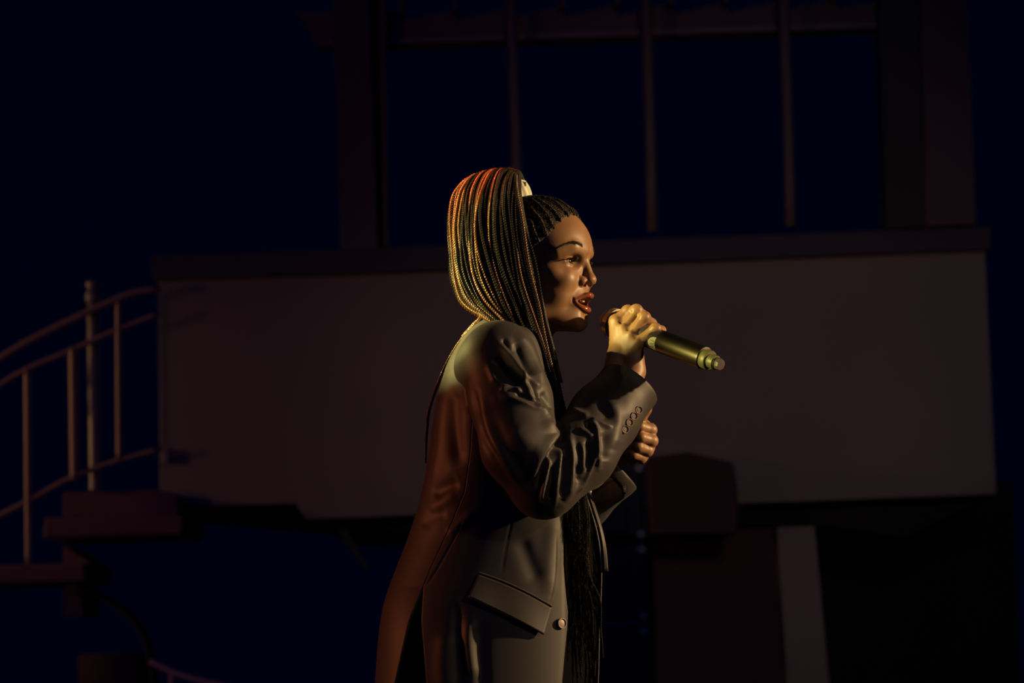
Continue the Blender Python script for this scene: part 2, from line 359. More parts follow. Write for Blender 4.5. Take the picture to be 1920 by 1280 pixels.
for i, x in enumerate(RX[:-1]):
    y0 = 41 - (x - 700) * .028
    p = at(x, y0 - 18, BY + 0.08); bm = bmesh.new()
    bmesh.ops.create_cube(bm, size=1, matrix=Matrix.Translation(p + Vector((0, 0.13, 0.10))) @ Matrix.Diagonal((0.024, 0.26, 0.20, 1)))
    o = bevel(bm_obj('rafter', bm, TIMBER), 0.004); o['category'] = 'rafter'; o['group'] = 'rafters laid across the pergola beam'
    o['label'] = ['short timber rafter nearest the left column', 'timber rafter second from the left column', 'timber rafter just left of the first thin pole',
                  'timber rafter just right of the first thin pole', 'timber rafter left of the middle thin pole', 'timber rafter right of the middle thin pole',
                  'timber rafter halfway between the middle and right poles', 'timber rafter behind the right thin pole', 'timber rafter nearest the right corner column'][i]
for (x0, x1, yb), lab in zip(((956, 973, 455), (1210, 1224, 434), (1468, 1483, 424)),
                             ('thin pale pole rising above the singer\'s head', 'thin pale pole in the middle of the pergola', 'thin pale pole nearest the right corner column')):
    P = [at(x0, -60, BY + 0.02), at(x1, yb, BY + 0.02)]
    o = tube('pole', [P[1] + (P[0] - P[1]) * t for t in np.linspace(0, 1, 6)], 0.025, POLEM, k=16)
    props(o, lab, 'pole', 'thin poles standing on the balcony parapet')
props(pix_prism('brace', [(630, 992), (652, 992), (672, 1030), (694, 1066), (684, 1068), (660, 1040)], BY + 0.1, 0.05, mat('brace_glint', (0.035, 0.055, 0.035), 0.6)),  # greenish glint put into the colour of the brace
      'short slanting brace under the balcony with a green grey glint in its colour', 'brace')

# stair railing
RY = 7.6
rail = empty('stair_railing', at(50, 1056, RY), 'curved metal stair railing with three rails beside the balcony', 'railing')
def rl(name, pts, r, material=RAILM, y0=RY, parent=rail, n=24):
    q = np.array([A(x, y, y0) for x, y in pts]); return tube(name, resample(spline(q, n), n), r, material, parent, 10)
rl('handrail', [(-60, 706), (0, 671), (60, 636), (150, 592), (220, 560), (262, 546), (300, 542)], 0.0165)
rl('rail', [(-60, 755), (0, 721), (50, 692), (137, 655), (220, 618), (300, 588)], 0.013)
rl('rail', [(-60, 998), (0, 966), (50, 940), (130, 897), (175, 879), (225, 862), (302, 842)], 0.013)
for x0, x1, y0, y1, r in ((51, 54, 690, 1056, 0.016), (137, 140, 652, 900, 0.0215), (222, 224, 562, 862, 0.015)):
    rl('post', [(x0, y0), ((x0 + x1) / 2, (y0 + y1) / 2), (x1, y1)], r)
b0, b1 = A(178, 918, RY + 0.1), A(173, 524, RY + 0.1); L_ = np.linalg.norm(b1 - b0)
nw = lathe('newel_post', [(0, .026), (L_ - .135, .026), (L_ - .115, .022), (L_ - .105, .03), (L_ - .08, .034), (L_ - .06, .031), (L_ - .05, .02), (L_ - .042, .02), (L_ - .036, .03), (L_ - .015, .031), (L_ - .004, .02), (L_, .0)], b0, b1 - b0, NEWEL, None, 24)
props(nw, 'grey newel post with a ringed finial behind the stair railing', 'post')
props(pix_prism('rail_bracket', [(300, 842), (316, 840), (318, 868), (306, 866)], BY - 0.02, 0.05, RAILM), 'small metal bracket fixing the rail to the wall', 'bracket')
o = pix_prism('landing_block', [(118, 922), (300, 918), (332, 925), (332, 968), (118, 968)], RY + 0.1, 0.6, STONE)
props(o, 'stone landing block at the foot of the newel post', 'block')
props(pix_prism('stair_tread', [(84, 969), (343, 967), (341, 1002), (80, 1009)], RY - 0.05, 0.8, STONE, bev=0.01), 'wide upper stair tread below the landing block', 'stair tread', 'stone treads of the curved stair')
props(pix_prism('stair_tread', [(-160, 1062), (158, 1055), (160, 1090), (-160, 1100)], RY - 0.1, 0.8, STONE, bev=0.01), 'lower stair tread at the left picture edge', 'stair tread', 'stone treads of the curved stair')
props(pix_prism('stair_riser', [(118, 1022), (172, 1056), (118, 1056)], RY + 0.15, 0.5, STONE, bev=0.0), 'triangular riser block between the two stair treads', 'stair riser', 'triangular riser blocks of the stair')
props(pix_prism('stair_riser', [(118, 1098), (150, 1098), (156, 1156), (118, 1156)], RY + 0.15, 0.5, STONE, bev=0.0), 'triangular riser block under the lower stair tread', 'stair riser', 'triangular riser blocks of the stair')
cc_ = A(216, 1225, RY + 0.3); prof = [(-cc_[2] , 0.17), (0, 0.17), (0.003, 0.16)]
props(lathe('stair_core', [(0.0, 0.17), (cc_[2] - 0.01, 0.17), (cc_[2], 0.16)], (cc_[0], cc_[1], 0.0), (0, 0, 1), PURPLE, None, 32), 'round plum coloured core at the bottom of the stair', 'column')
st = [A(130, 1104, RY - .3), A(190, 1118, RY - .3), A(240, 1150, RY - .3), A(275, 1200, RY - .3), A(290, 1280, RY - .3), A(292, 1400, RY - .3)]
props(tube('stair_stringer', resample(spline(st, 20), 20), 0.022, DARKST), 'dark curved stringer under the stair', 'stringer')
lr = empty('lower_railing', at(320, 1400, 6.6), 'short sloping metal handrail at the bottom of the picture', 'railing')
rl('handrail', [(280, 1239), (300, 1249), (330, 1262), (370, 1274), (430, 1288), (520, 1310)], 0.014, PALEM, 6.6, lr)
rl('post', [(321, 1262), (322, 1340), (324, 1420)], 0.013, PALEM, 6.6, lr)

# stacked speaker column on the stage behind the singer
SY = 4.0
x0, x1 = at(930, 1000, SY).x, at(1206, 1000, SY).x; xc = (x0 + x1) / 2; wdt = x1 - x0
ztop = at(1100, 868, SY).z; hh = 0.245; k = 0
labs = ['topmost dark speaker cabinet of the stack behind the singer', 'speaker cabinet second from the top of the stack', 'speaker cabinet third from the top of the stack',
        'speaker cabinet fourth from the top, below the picture edge', 'lowest speaker cabinet standing on the stage floor']
zt = ztop
nsp = 5; hh = 0.252; 
for i in range(nsp):
    z1 = ztop - i * hh; z0 = z1 - hh + 0.012
    if i == nsp - 1: z0 = 0.0
    s = empty('speaker_cabinet', (xc, SY, z0), labs[i], 'speaker', 'speaker cabinets stacked behind the singer')
    def bx(name, x0_, x1_, y0_, y1_, za, zb, mt, bv=0.006):
        bm = bmesh.new(); bmesh.ops.create_cube(bm, size=1, matrix=Matrix.Translation(((x0_ + x1_) / 2, (y0_ + y1_) / 2, (za + zb) / 2)) @ Matrix.Diagonal((x1_ - x0_, y1_ - y0_, zb - za, 1)))
        return bevel(bm_obj(name, bm, mt, s), bv)
    bx('housing', x0, x1, SY, SY + 0.4, z0, z1, SPEAK, 0.012)
    bx('front_grille', x0 + 0.05, x1 - 0.05, SY - 0.012, SY, z0 + 0.02, z1 - 0.02, MESHM)
    bx('rigging_plate', x1, x1 + 0.012, SY + 0.02, SY + 0.3, z0 + 0.02, z1 - 0.02, SPEAK, 0.003)
    for zz in (z0 + 0.014, z1 - 0.022):
        o = lathe('rigging_pin', [(0, .010), (.004, .014), (.016, .014), (.02, .009), (.022, .0)], (x1 - 0.008, SY - 0.001, zz), (0, -1, 0), PIN_GLINT, s, 14, ref=(0, 0, 1))

# ================================================================== THE SINGER
person = empty('person', (0.0, 0.05, 0.0), 'person with long ponytail braids in a dark blazer singing into a microphone', 'person')
PSI = R(22.5); cr_, sr_ = math.cos(ROLL), math.sin(ROLL)
ex, ey, ez = np.array([cr_, 0, -sr_]), np.array([0, 1.0, 0]), np.array([sr_, 0, cr_])
hf = math.cos(PSI) * ex - math.sin(PSI) * ey; hl = math.sin(PSI) * ex + math.cos(PSI) * ey
HO = A(1103, 490, -0.028); HM = np.stack([hf, hl, ez], 1)  # columns
def H(p): return HO + (HM @ (np.atleast_2d(np.asarray(p, float)) * 1e-3).T).T
def Hinv(P): return ((P - HO) @ HM) * 1e3
def h1(x, y, z): return H((x, y, z))[0]

UL = [(3.2, 0, -56.6, 4.4), (2.4, 6, -55.6, 4.8), (-2.6, 14, -58.2, 2.8), (-8.5, 21, -61.4, 1.5), (-14.0, 25.5, -64.6, 1.0)]
LLp = [(-2.8, 0, -79.0, 5.6), (-3.6, 7, -78.4, 5.6), (-6.8, 14.5, -75.8, 4.0), (-11, 21, -71.0, 2.5), (-14.0, 25.5, -66.2, 1.0)]
def lipd(q, P):
    P = spline(np.array(P), 13); d = np.full(len(q), 1e9)
    for a, b in zip(P[:-1], P[1:]): d = np.minimum(d, cap(q, a[:3], b[:3], a[3], b[3]))
    return d
def cranium(q): return ell(q, (-93, 0, 30), (85, 73, 77))
def face(p):
    """head sculpt in millimetres; x forward, z up; mirrored over y"""
    y = np.abs(p[:, 1]); q = np.stack([p[:, 0], y, p[:, 2]], 1)
    d = cranium(q)
    d = su(d, ell(q, (-50, 0, 25), (52, 62, 55)), 12)
    d = su(d, ell(q, (-52, 0, -30), (46, 57, 52)), 14)
    d = su(d, ell(q, (-28, 0, -63), (29, 30, 30)), 10)
    d = su(d, ell(q, (-72, 0, -38), (42, 60, 54)), 16)
    d = su(d, cap(q, (-80, 44, -50), (-68, 41, -82), 15, 13), 18)
    d = su(d, cap(q, (-64, 40, -86), (-22, 11, -98), 14, 13), 18)
    d = su(d, ell(q, (-50, 36, -52), (28, 18, 32)), 16)
    d = su(d, ell(q, (-46, 0, -92), (36, 38, 19)), 12)
    d = su(d, ell(q, (-19, 0, -99), (15.5, 17, 14)), 7)
    d = su(d, ell(q, (-30, 34, -31), (19, 18, 17)), 12)          # cheek
    d = su(d, ell(q, (-50, 51, -22), (20, 13, 12)), 12)          # cheekbone
    d = su(d, cap(q, (-7, 7, 17), (-16, 32, 19.5), 6.6, 7), 12)    # brow
    d = su(d, cap(q, (-15, 32, 19.5), (-34, 50, 10), 8, 7), 10)
    d = ss(d, ell(q, (-8, 30, -3), (15, 17, 10.5)), 7)           # socket
    d = su(d, cap(q, (-6, 0, 4), (1, 0, -22), 5.5, 7.5), 7)      # nose bridge
    d = su(d, ell(q, (3.6, 0, -30.0), (9.8, 11.5, 9.2)), 5)          # tip
    d = su(d, ell(q, (-7.5, 13.6, -33.8), (10.2, 8.4, 8.8)), 3.5)       # wing
    d = ss(d, ell(q, (0.0, 9.6, -38.6), (7.2, 6.2, 6.2)), 1.6)   # nostril
    d = ss(d, cap(q, (-17, 17, -42), (-17, 22, -31), .5, .5), 4)
    d = ss(d, cap(q, (6, 0, -46), (6.5, 0, -51), 1.2, 1.4), 3)   # philtrum
    # eyelids over the ball, then the almond opening
    d = su(d, sph(q, (-29.0, 31, -3.5), 13.6), 3.2)
    d = ss(d, cap(q, (-13.0, 22, 5.2), (-16.5, 40, 3.4), .5, .5), 2.4)  # lid crease
    zt = q[:, 2] + 3.2 - 0.05 * (q[:, 1] - 31); yy = q[:, 1] - 31
    al = np.maximum(np.hypot(yy, zt + 20) - 24.6, np.hypot(yy, zt - 22) - 25.4)
    d = np.maximum(d, -np.maximum(al, np.maximum(sph(q, (-29.0, 31, -3.5), 14.8), -(q[:, 0] + 27))))
    d = np.maximum(d, -sph(q, (-29.0, 31, -3.5), 11.7))
    # mouth
    d = ss(d, ell(q, (-6, 0, -67.5), (17, 20, 7.0)), 4)
    d = su(d, lipd(q, UL), 2.6); d = su(d, lipd(q, LLp), 2.6)
    d = ss(d, ell(q, (-16, 0, -67), (21, 23, 5.6)), 1.5)
    d = ss(d, cap(q, (-15.5, 28.5, -63.5), (-15.5, 27.5, -68), 1.0, .8), 4)
    d = ss(d, ell(q, (0, 0, -90), (6, 16, 3.2)), 7)              # below the lip
    # ear
    e = su(ell(q, (-97, 70, -12), (9, 4, 19)), ell(q, (-102, 74, -4), (12, 3.5, 20)), 4); e = ss(e, ell(q, (-98, 78, -6), (7, 4, 13)), 3)
    d = su(d, e, 4)
    return d
def neck_d(q): return cap(q, (-98, 0, -62), (-142, 0, -205), 45, 50)
def headneck(P):
    p = Hinv(P); d = su(face(p), neck_d(p), 14)
    return d * 1e-3

# right hand wrapped round the microphone
def hand(P, wr, mcps, fingers, palm, thumb, rk=.0125, extra=()):
    d = None
    for a, ra in palm:
        for b, rb in mcps:
            c_ = cap(P, a, b, ra, rb); d = c_ if d is None else su(d, c_, .007)
    for f in extra: d = su(d, cap(P, f[0], f[1], f[2], f[3]), .010)
    for f in fingers:
        g = None
        for (a, ra), (b, rb) in zip(f[:-1], f[1:]):
            c_ = cap(P, a, b, ra, rb); g = c_ if g is None else su(g, c_, .0025)
        g = su(g, sph(P, f[1][0], f[1][1] * 1.10), .004)
        d = su(d, g, .0024)
    g = None
    for (a, ra), (b, rb) in zip(thumb[:-1], thumb[1:]):
        c_ = cap(P, a, b, ra, rb); g = c_ if g is None else su(g, c_, .003)
    return su(d, g, .005)
RW = [(A(1157, 690, -.062), .0185), (A(1188, 696, -.068), .0175)]
RM = [(A(1155, 604, -.050), .0118), (A(1168, 617, -.060), .0118), (A(1182, 630, -.071), .0112), (A(1195, 644, -.080), .0104)]
RF = [[(A(1155, 604, -.050), .0112), (A(1177, 583, -.050), .0090), (A(1188, 590, -.022), .0085), (A(1190, 612, -.006), .0078)],
      [(A(1168, 617, -.060), .0112), (A(1193, 582, -.058), .0092), (A(1210, 594, -.030), .0086), (A(1206, 617, -.016), .0078)],
      [(A(1182, 630, -.071), .0104), (A(1207, 595, -.071), .0088), (A(1222, 606, -.043), .0082), (A(1219, 630, -.028), .0076)],
      [(A(1195, 644, -.080), .0096), (A(1229, 616, -.088), .0082), (A(1240, 619, -.066), .0074), (A(1236, 640, -.045), .0068)]]
RP = [(A(1160, 668, -.060), .0150), (A(1186, 672, -.070), .0140)]
RT = [(A(1160, 672, -.050), .0125), (A(1155, 645, -.022), .0115), (A(1170, 634, -.004), .0098), (A(1192, 630, .004), .0085)]
REX = [(A(1160, 668, -.060), A(1157, 690, -.062), .016, .0185), (A(1186, 672, -.070), A(1188, 696, -.068), .015, .0175),
       (A(1157, 690, -.062), A(1130, 790, -.105), .0185, .027), (A(1188, 696, -.068), A(1150, 800, -.115), .0175, .027)]
def hand_r(P):
    d = hand(P, RW, RM, RF, RP, RT, extra=REX)
    for i in range(4):
        a, b = RM[i][0] + np.array([0, -.010, .004]), A(1168 + 3 * i, 672, -.078)
        d = su(d, cap(P, a, b, .0016, .0010), .006)              # tendons on the back of the hand
    for i in range(3):
        c_ = (RM[i][0] + RM[i + 1][0]) / 2 + np.array([.003, -.012, .004]); e_ = (RF[i][1][0] + RF[i + 1][1][0]) / 2 + np.array([-.004, -.012, -.004]); d = ss(d, cap(P, c_, e_, .0028, .0022), .005)
    return d
# left fist, thumb up behind the cuff
LM = [(A(1206, 800, .036), .0118), (A(1216, 820, .040), .0115), (A(1214, 838, .040), .011), (A(1203, 854, .038), .010)]
LF = [[(A(1206, 800, .036), .0112), (A(1219, 806, .006), .0100), (A(1200, 800, -.010), .0090), (A(1188, 806, .004), .0082)],
      [(A(1216, 820, .040), .0112), (A(1221, 826, .004), .0100), (A(1202, 820, -.012), .0090), (A(1190, 824, .003), .0082)],
      [(A(1214, 838, .040), .0104), (A(1213, 844, .006), .0096), (A(1197, 838, -.010), .0088), (A(1186, 840, .005), .0080)],
      [(A(1203, 854, .038), .0094), (A(1202, 858, .008), .0085), (A(1188, 852, -.006), .0078), (A(1180, 852, .006), .0072)]]
LP_ = [(A(1172, 838, .034), .017), (A(1176, 850, .038), .015)]
LT = [(A(1176, 830, .028), .0130), (A(1192, 800, .012), .0112), (A(1210, 768, .006), .0098), (A(1219, 745, .004), .0088)]
LEX = [(A(1172, 842, .036), A(1142, 860, .052), .018, .020), (A(1142, 860, .052), A(1085, 912, .12), .020, .026)]
def hand_l(P): return hand(P, None, LM, LF, LP_, LT, extra=LEX)
def torso(P):
    d = ell(P, A(935, 810, .0), (.085, .13, .20)); d = su(d, ell(P, A(910, 1150, .0), (.105, .115, .24)), .06)
    d = su(d, cap(P, A(945, 680, -.13), A(945, 680, .13), .048), .05)
    d = su(d, cap(P, A(945, 690, -.15), A(1005, 900, -.19), .045, .038), .03); d = su(d, cap(P, A(1005, 900, -.19), A(1130, 790, -.105), .038, .028), .01)
    d = su(d, cap(P, A(945, 690, .15), A(1010, 930, .18), .045, .038), .03); d = su(d, cap(P, A(1010, 930, .18), A(1085, 930, .11), .038, .028), .01)
    for s_ in (-1, 1):
        d = su(d, cap(P, (-.055, s_ * .075, .84), (-.045, s_ * .092, .48), .068, .050), .03); d = su(d, cap(P, (-.045, s_ * .092, .48), (-.07, s_ * .10, .09), .05, .032), .01)
        d = su(d, cap(P, (-.07, s_ * .10, .06), (.07, s_ * .11, .035), .032, .025), .01)
    return d
def boxed(f, lo, hi):
    lo, hi = np.array(lo), np.array(hi); c_, e_ = (lo + hi) / 2, (hi - lo) / 2
    def g(P):
        q = np.abs(P - c_) - e_; return np.maximum(f(P), q.max(1))
    return g
VS, FS, TI = [], [], []
def add_body(f, lo, hi, h, tint=None):
    V, Fc = nets(boxed(f, lo, hi), np.array(lo) - 2 * h, np.array(hi) + 2 * h, h)
    off = sum(len(v) for v in VS); VS.append(V); FS.append(Fc + off); TI.append(tint(V) if tint else np.zeros((len(V), 4)))
def tint_head(V):
    p = Hinv(V); q = np.stack([p[:, 0], np.abs(p[:, 1]), p[:, 2]], 1); T = np.zeros((len(V), 4)); T[:, 3] = 1
    ul, ll = lipd(q, UL), lipd(q, LLp); lip = np.clip(1.3 - np.minimum(ul, ll) / 1.0, 0, 1)
    T[:, 0] = lip
    T[:, 1] = np.clip((-6 - q[:, 0]) / 3, 0, 1) * ((ell(q, (-20, 0, -67), (22, 20, 8)) < 0.8)) * (1 - lip * (q[:, 0] > -8))
    return T
add_body(headneck, h1(-95, 0, 0) - [.115, .115, .27], h1(-95, 0, 0) + [.135, .115, .115], .00135, tint_head)
add_body(hand_r, (.10, -.16, 1.20), (.27, .04, 1.47), .0013)
add_body(hand_l, (.10, -.03, 1.10), (.26, .09, 1.33), .0014)
def allbody(P): return np.minimum(torso(P), headneck(P) if P[:, 2].max() > 1.2 else 1e3)
add_body(lambda P: su(torso(P), neck_d(Hinv(P)) * 1e-3, .02), (-.3, -.3, -.01), (.3, .3, 1.375), .0075)
body = link_mesh('body', np.vstack(VS), np.vstack(FS), SKIN, person)
ca = body.data.color_attributes.new('tint', 'FLOAT_COLOR', 'POINT'); ca.data.foreach_set('color', np.vstack(TI).astype(np.float32).ravel())
HTREE = BVHTree.FromPolygons(VS[0].tolist(), FS[0].tolist())

# eyes, teeth, tongue, brows, lashes
for s_ in (-1, 1):
    c_ = h1(-29.0, 31 * s_, -3.5); gz = (hf * 1.0 + hl * 0.02 * s_ - ez * .06); gz /= np.linalg.norm(gz)
    e = lathe('eye', [(-.0117 * math.cos(a), .0117 * math.sin(a)) for a in np.linspace(0.01, math.pi - .01, 22)], c_, gz, WHITE_EYE, person, 28, ref=(0, .1, 1))
    lathe('iris', [(.0096, .0060), (.0112, .0056), (.0123, .0036), (.0126, .0)], c_, gz, IRIS, e, 24, ref=(0, .1, 1))
    # upper lashes: curved hairs rooted along the lid's edge
    V, Fc = [], []; off = 0
    for i in range(46):
        t = i / 45; yy = 31 + (t - .5) * 25; dy = yy - 31
        zz = -3.2 + .05 * dy - 20 + math.sqrt(max(24.6 ** 2 - dy * dy, 0)) + .3
        xx = -29.0 + math.sqrt(max(13.7 ** 2 - dy ** 2 - (zz + 3.5) ** 2, 0))
        ln = 8.6 + 2.2 * t; out = Vector((1.0, (dy / 17), 0)).normalized(); jit = random.uniform(-.1, .1)
        pts = [(xx + out.x * ln * u, (yy + (out.y + jit) * ln * u) * s_, zz - 1.4 * math.sin(u * 2.4) + 3.0 * u * u) for u in (0, .25, .5, .75, 1)]
        v, f = tube_vf(H(pts), [.00045, .0004, .00034, .00022, .00008], 4, True, off); V.append(v); Fc += f; off += len(v)
    for i in range(26):
        t = i / 25; yy = 31 + (t - .5) * 22; dy = yy - 31; zz = -3.2 + 22 - math.sqrt(max(25.4 ** 2 - dy * dy, 0)) - .2
        xx = -29.0 + math.sqrt(max(13.6 ** 2 - dy ** 2 - (zz + 3.5) ** 2, 0)); ln = 3.6
        pts = [(xx + ln * u, yy * s_, zz - 1.8 * u + .8 * u * u) for u in (0, .5, 1)]
        v, f = tube_vf(H(pts), [.00016, .00012, .00004], 4, True, off); V.append(v); Fc += f; off += len(v)
    link_mesh('eyelashes', np.vstack(V), Fc, LASH, person)
    V, Fc = [], []; off = 0
    ln_pts = []
    for t in np.linspace(-.5, .5, 16):
        dy = t * 25; zz = -3.2 + .05 * dy - 20 + math.sqrt(max(24.6 ** 2 - dy * dy, 0)) + .5; xx = -29.0 + math.sqrt(max(13.75 ** 2 - dy ** 2 - (zz + 3.5) ** 2, 0)); ln_pts.append((xx, (31 + dy) * s_, zz))
    ln_pts += [(ln_pts[-1][0] - 2.6, ln_pts[-1][1] + 2.2 * s_, ln_pts[-1][2] + .2), (ln_pts[-1][0] - 5.0, ln_pts[-1][1] + 3.6 * s_, ln_pts[-1][2] + .9)]
    P = H(ln_pts); link = tube('eyeliner', P, np.r_[.0003, np.full(15, .0013), .0008, .0002], LASH, person, 6)
    for i in range(330):
        t = random.random(); bz = 20.0 + 6.0 * math.sin(math.pi * min(1, t * .9 + .02)) ** 1.2 - 6 * t * t + random.gauss(0, 1.4 * (1 - .55 * t)); ph = R(17 + 56 * t)
        dd = hf * math.cos(ph) + hl * s_ * math.sin(ph); o_ = h1(-45, 10 * s_, bz) + dd * .1; hit = HTREE.ray_cast(Vector(o_), Vector(-dd), .1)
        if hit[0] is None: continue
        p0 = np.array(hit[0]); nn = np.array(hit[1]); dr = (hl * s_ * (.35 + .75 * t) - hf * (.1 + .8 * t) + ez * (.85 - 1.15 * t)); dr /= np.linalg.norm(dr); dr = dr - nn * (dr @ nn); dr /= np.linalg.norm(dr)
        ll_ = random.uniform(.0035, .0055)
        v, f = tube_vf([p0 - nn * .0003, p0 + dr * ll_ * .5 + nn * .0006, p0 + dr * ll_ + nn * .0003], [.0002, .0002, .00006], 3, True, off); V.append(v); Fc += f; off += len(v)
    link_mesh('eyebrow', np.vstack(V), Fc, LASH, person)
def arch(t, dz, back=0, wd=19): return (-9.5 - back - 20 * abs(t) ** 2.2 * .9, wd * t, dz)
teeth = None
for i in range(8):
    t = (i - 3.5) / 4.0; w_ = 4.2 if i in (3, 4) else 3.5
    a = h1(*arch(t, -64.2)); bm = bmesh.new(); bmesh.ops.create_cube(bm, size=1)
    hgt = 8.6 if i in (3, 4) else 7.6
    for v in bm.verts: v.co = Vector((v.co.x * 3.0, v.co.y * w_ * 2 * .58 * (1 - .12 * (v.co.z > 0)), v.co.z * hgt))
    bmesh.ops.bevel(bm, geom=bm.edges[:] + bm.verts[:], offset=1.0, segments=3, profile=.6, affect='EDGES')
    ang = -t * 0.9
    for v in bm.verts:
        x_, y_ = v.co.x * math.cos(ang) - v.co.y * math.sin(ang), v.co.x * math.sin(ang) + v.co.y * math.cos(ang)
        cx, cy, cz = arch(t, -61.5); q_ = h1(cx + x_, cy - (-y_), cz + v.co.z); v.co = Vector(q_)
    bm_obj('tooth', bm, TOOTH, person, True)
bm = bmesh.new(); bmesh.ops.create_uvsphere(bm, u_segments=24, v_segments=14, radius=1)
for v in bm.verts: v.co = Vector(h1(-20 + v.co.x * 14, v.co.y * 15, -72.5 + v.co.z * 3.6))
bm_obj('tongue', bm, TONGUE, person, True)

# ------------------------------------------------------------------ blazer
jacket = empty('jacket', (0, 0, 0), None); jacket.parent = person; jacket.matrix_parent_inverse = Matrix.Translation(person.location).inverted()
#        py   back  front  half-depth
SEC = np.array([(598, 912, 1010, .060), (606, 897, 1016, .085), (622, 880, 1022, .118), (645, 862, 1028, .145), (680, 841, 1036, .160), (720, 827, 1044, .166), (770, 815, 1054, .166),
    (850, 804, 1078, .160), (930, 789, 1104, .152), (1000, 768, 1124, .150), (1060, 745, 1131, .156), (1120, 723, 1130, .166), (1180, 712, 1127, .174),
    (1280, 704, 1124, .182), (1380, 700, 1118, .186), (1440, 700, 1114, .188)], float)
NEAR = np.array([(598, 1006), (606, 1008), (622, 1008), (645, 1010), (680, 1016), (720, 1024), (770, 1034), (850, 1046), (930, 1054), (1000, 1056), (1060, 1057), (1120, 1062), (1150, 1065), (1180, 1064), (1280, 1054), (1380, 1040), (1440, 1024)], float)
VENT = np.array([(598, 930), (645, 900), (720, 888), (800, 886), (860, 882), (930, 872), (1000, 842), (1060, 812), (1103, 794), (1165, 790), (1280, 800), (1440, 812)], float)
VENTB = np.array([(1103, 794), (1165, 768), (1280, 741), (1440, 728)], float)
def sec(py): return [np.interp(py, SEC[:, 0], SEC[:, k]) for k in (1, 2, 3)]
_pys = np.linspace(598, 1440, 170); _s = spline(SEC[:, :], 600); SEC_F = _s[np.argsort(_s[:, 0])]
def secf(py): return [np.interp(py, SEC_F[:, 0], SEC_F[:, k]) for k in (1, 2, 3)]
def surf(py, th, shrink=1.0, e=2.35):
    b, f, hd = secf(py); Pb, Pf = A(b, py, 0), A(f, py, 0); c_ = (Pb + Pf) / 2; ax = (Pf - Pb) / 2
    ct, st_ = math.cos(th), math.sin(th); p = 2 / e
    cx = math.copysign(abs(ct) ** p, ct); sy = math.copysign(abs(st_) ** p, st_)
    return c_ + ax * cx * shrink + np.array([0, 1, 0]) * hd * sy * shrink
def th_near(py, px, e=2.35):  # angle (negative: camera side) whose point shows at px
    lo_, hi_ = -math.pi, -0.001
    for _ in range(26):
        md = (lo_ + hi_) / 2; x = proj(surf(py, md, 1, e)[None])[0, 0]
        if x < px: lo_ = md
        else: hi_ = md
    return (lo_ + hi_) / 2
def patch(name, ta, tb, py0, py1, nu, nv, material, parent, strokeL=None, extra=None, thick=.0028, inner=LINING):
    pys = np.linspace(py0, py1, nv); V = []
    for py in pys:
        a, b = ta(py), tb(py)
        for u in np.linspace(0, 1, nu):
            V.append(surf(py, a + (b - a) * u) if extra is None else extra(py, a + (b - a) * u, u))
    V = np.array(V); i = np.arange(nv - 1)[:, None]; j = np.arange(nu - 1)[None]
    Fc = np.stack([i * nu + j, (i + 1) * nu + j, (i + 1) * nu + j + 1, i * nu + j + 1], -1).reshape(-1, 4)
    N = vnormals(V, Fc)
    if (N * (V - V.mean(0))).sum() < 0: Fc = Fc[:, ::-1].copy()
    if strokeL: V = strokes(V, Fc, strokeL)
    o = link_mesh(name, V, Fc, material, parent, mats=[material, inner])
    md = o.modifiers.new('solid', 'SOLIDIFY'); md.thickness = thick; md.offset = -1; md.material_offset = 1
    return o, V, Fc
_tn = {}
def near_edge(py):
    k = round(py, 1)
    if k not in _tn: _tn[k] = th_near(py, np.interp(py, NEAR[:, 0], NEAR[:, 1]))
    return _tn[k]
def vent_f(py): return th_near(py, np.interp(py, VENT[:, 0], VENT[:, 1]))
def vent_b(py):
    return th_near(py, np.interp(py, VENTB[:, 0], VENTB[:, 1]) if py > 1103 else np.interp(py, VENT[:, 0], VENT[:, 1]))
def far_edge(py): return np.interp(py, [598, 680, 800, 900, 1440], [1.3, 1.0, .5, .16, .05])
BODYST = [([(862, 691), (874, 727), (884, 779)], 7, 8, 5), ([(848, 715), (850, 803), (860, 880)], 10, 14, -9), ([(838, 680), (826, 760), (820, 860), (806, 930)], 12, 10, 4),
    ([(812, 930), (835, 915), (862, 902)], 9, 11, -4), ([(800, 955), (830, 940), (858, 925)], 9, 10, 2.5), ([(790, 990), (812, 968), (840, 962)], 9, 9, -2.5),
    ([(975, 1005), (990, 1045), (1010, 1095)], 13, 11, -4), ([(1040, 960), (1030, 1050), (1028, 1120)], 12, 10, 3), ([(884, 1150), (878, 1200), (890, 1280)], 9, 10, 6),
    ([(905, 1160), (900, 1220), (905, 1300)], 10, 10, -5), ([(838, 1180), (832, 1240), (836, 1300)], 14, 12, 6), ([(858, 1120), (856, 1200), (862, 1300)], 9, 10, -6),
    ([(964, 958), (950, 1020), (940, 1078)], 1.8, 1.8, -.6), ([(870, 975), (840, 1030), (808, 1085), (797, 1100)], 1.6, 1.6, -1.8), ([(1043, 1000), (1040, 1080), (1030, 1130)], 1.2, 1.2, -.8),
    ([(890, 962), (860, 985), (838, 1005)], 8, 8, 4), ([(1062, 1000), (1060, 1090), (1060, 1200), (1050, 1290)], 3.5, 3.5, -1.2)]
pn, Vn, Fn = patch('side_panel', vent_f, near_edge, 598, 1440, 120, 300, CLOTH, jacket, BODYST)
def back_extra(py, th, u):
    p = surf(py, th)
    if py > 1103: p = p + np.array([0, -1, 0]) * .012 * (1 - u) ** 3 * min(1, (py - 1103) / 80)
    return p
pb_, Vb, Fb = patch('back_panel', lambda p: vent_b(p), lambda p: far_edge(p) - 2 * math.pi, 598, 1440, 190, 260, CLOTH, jacket, BODYST, back_extra)
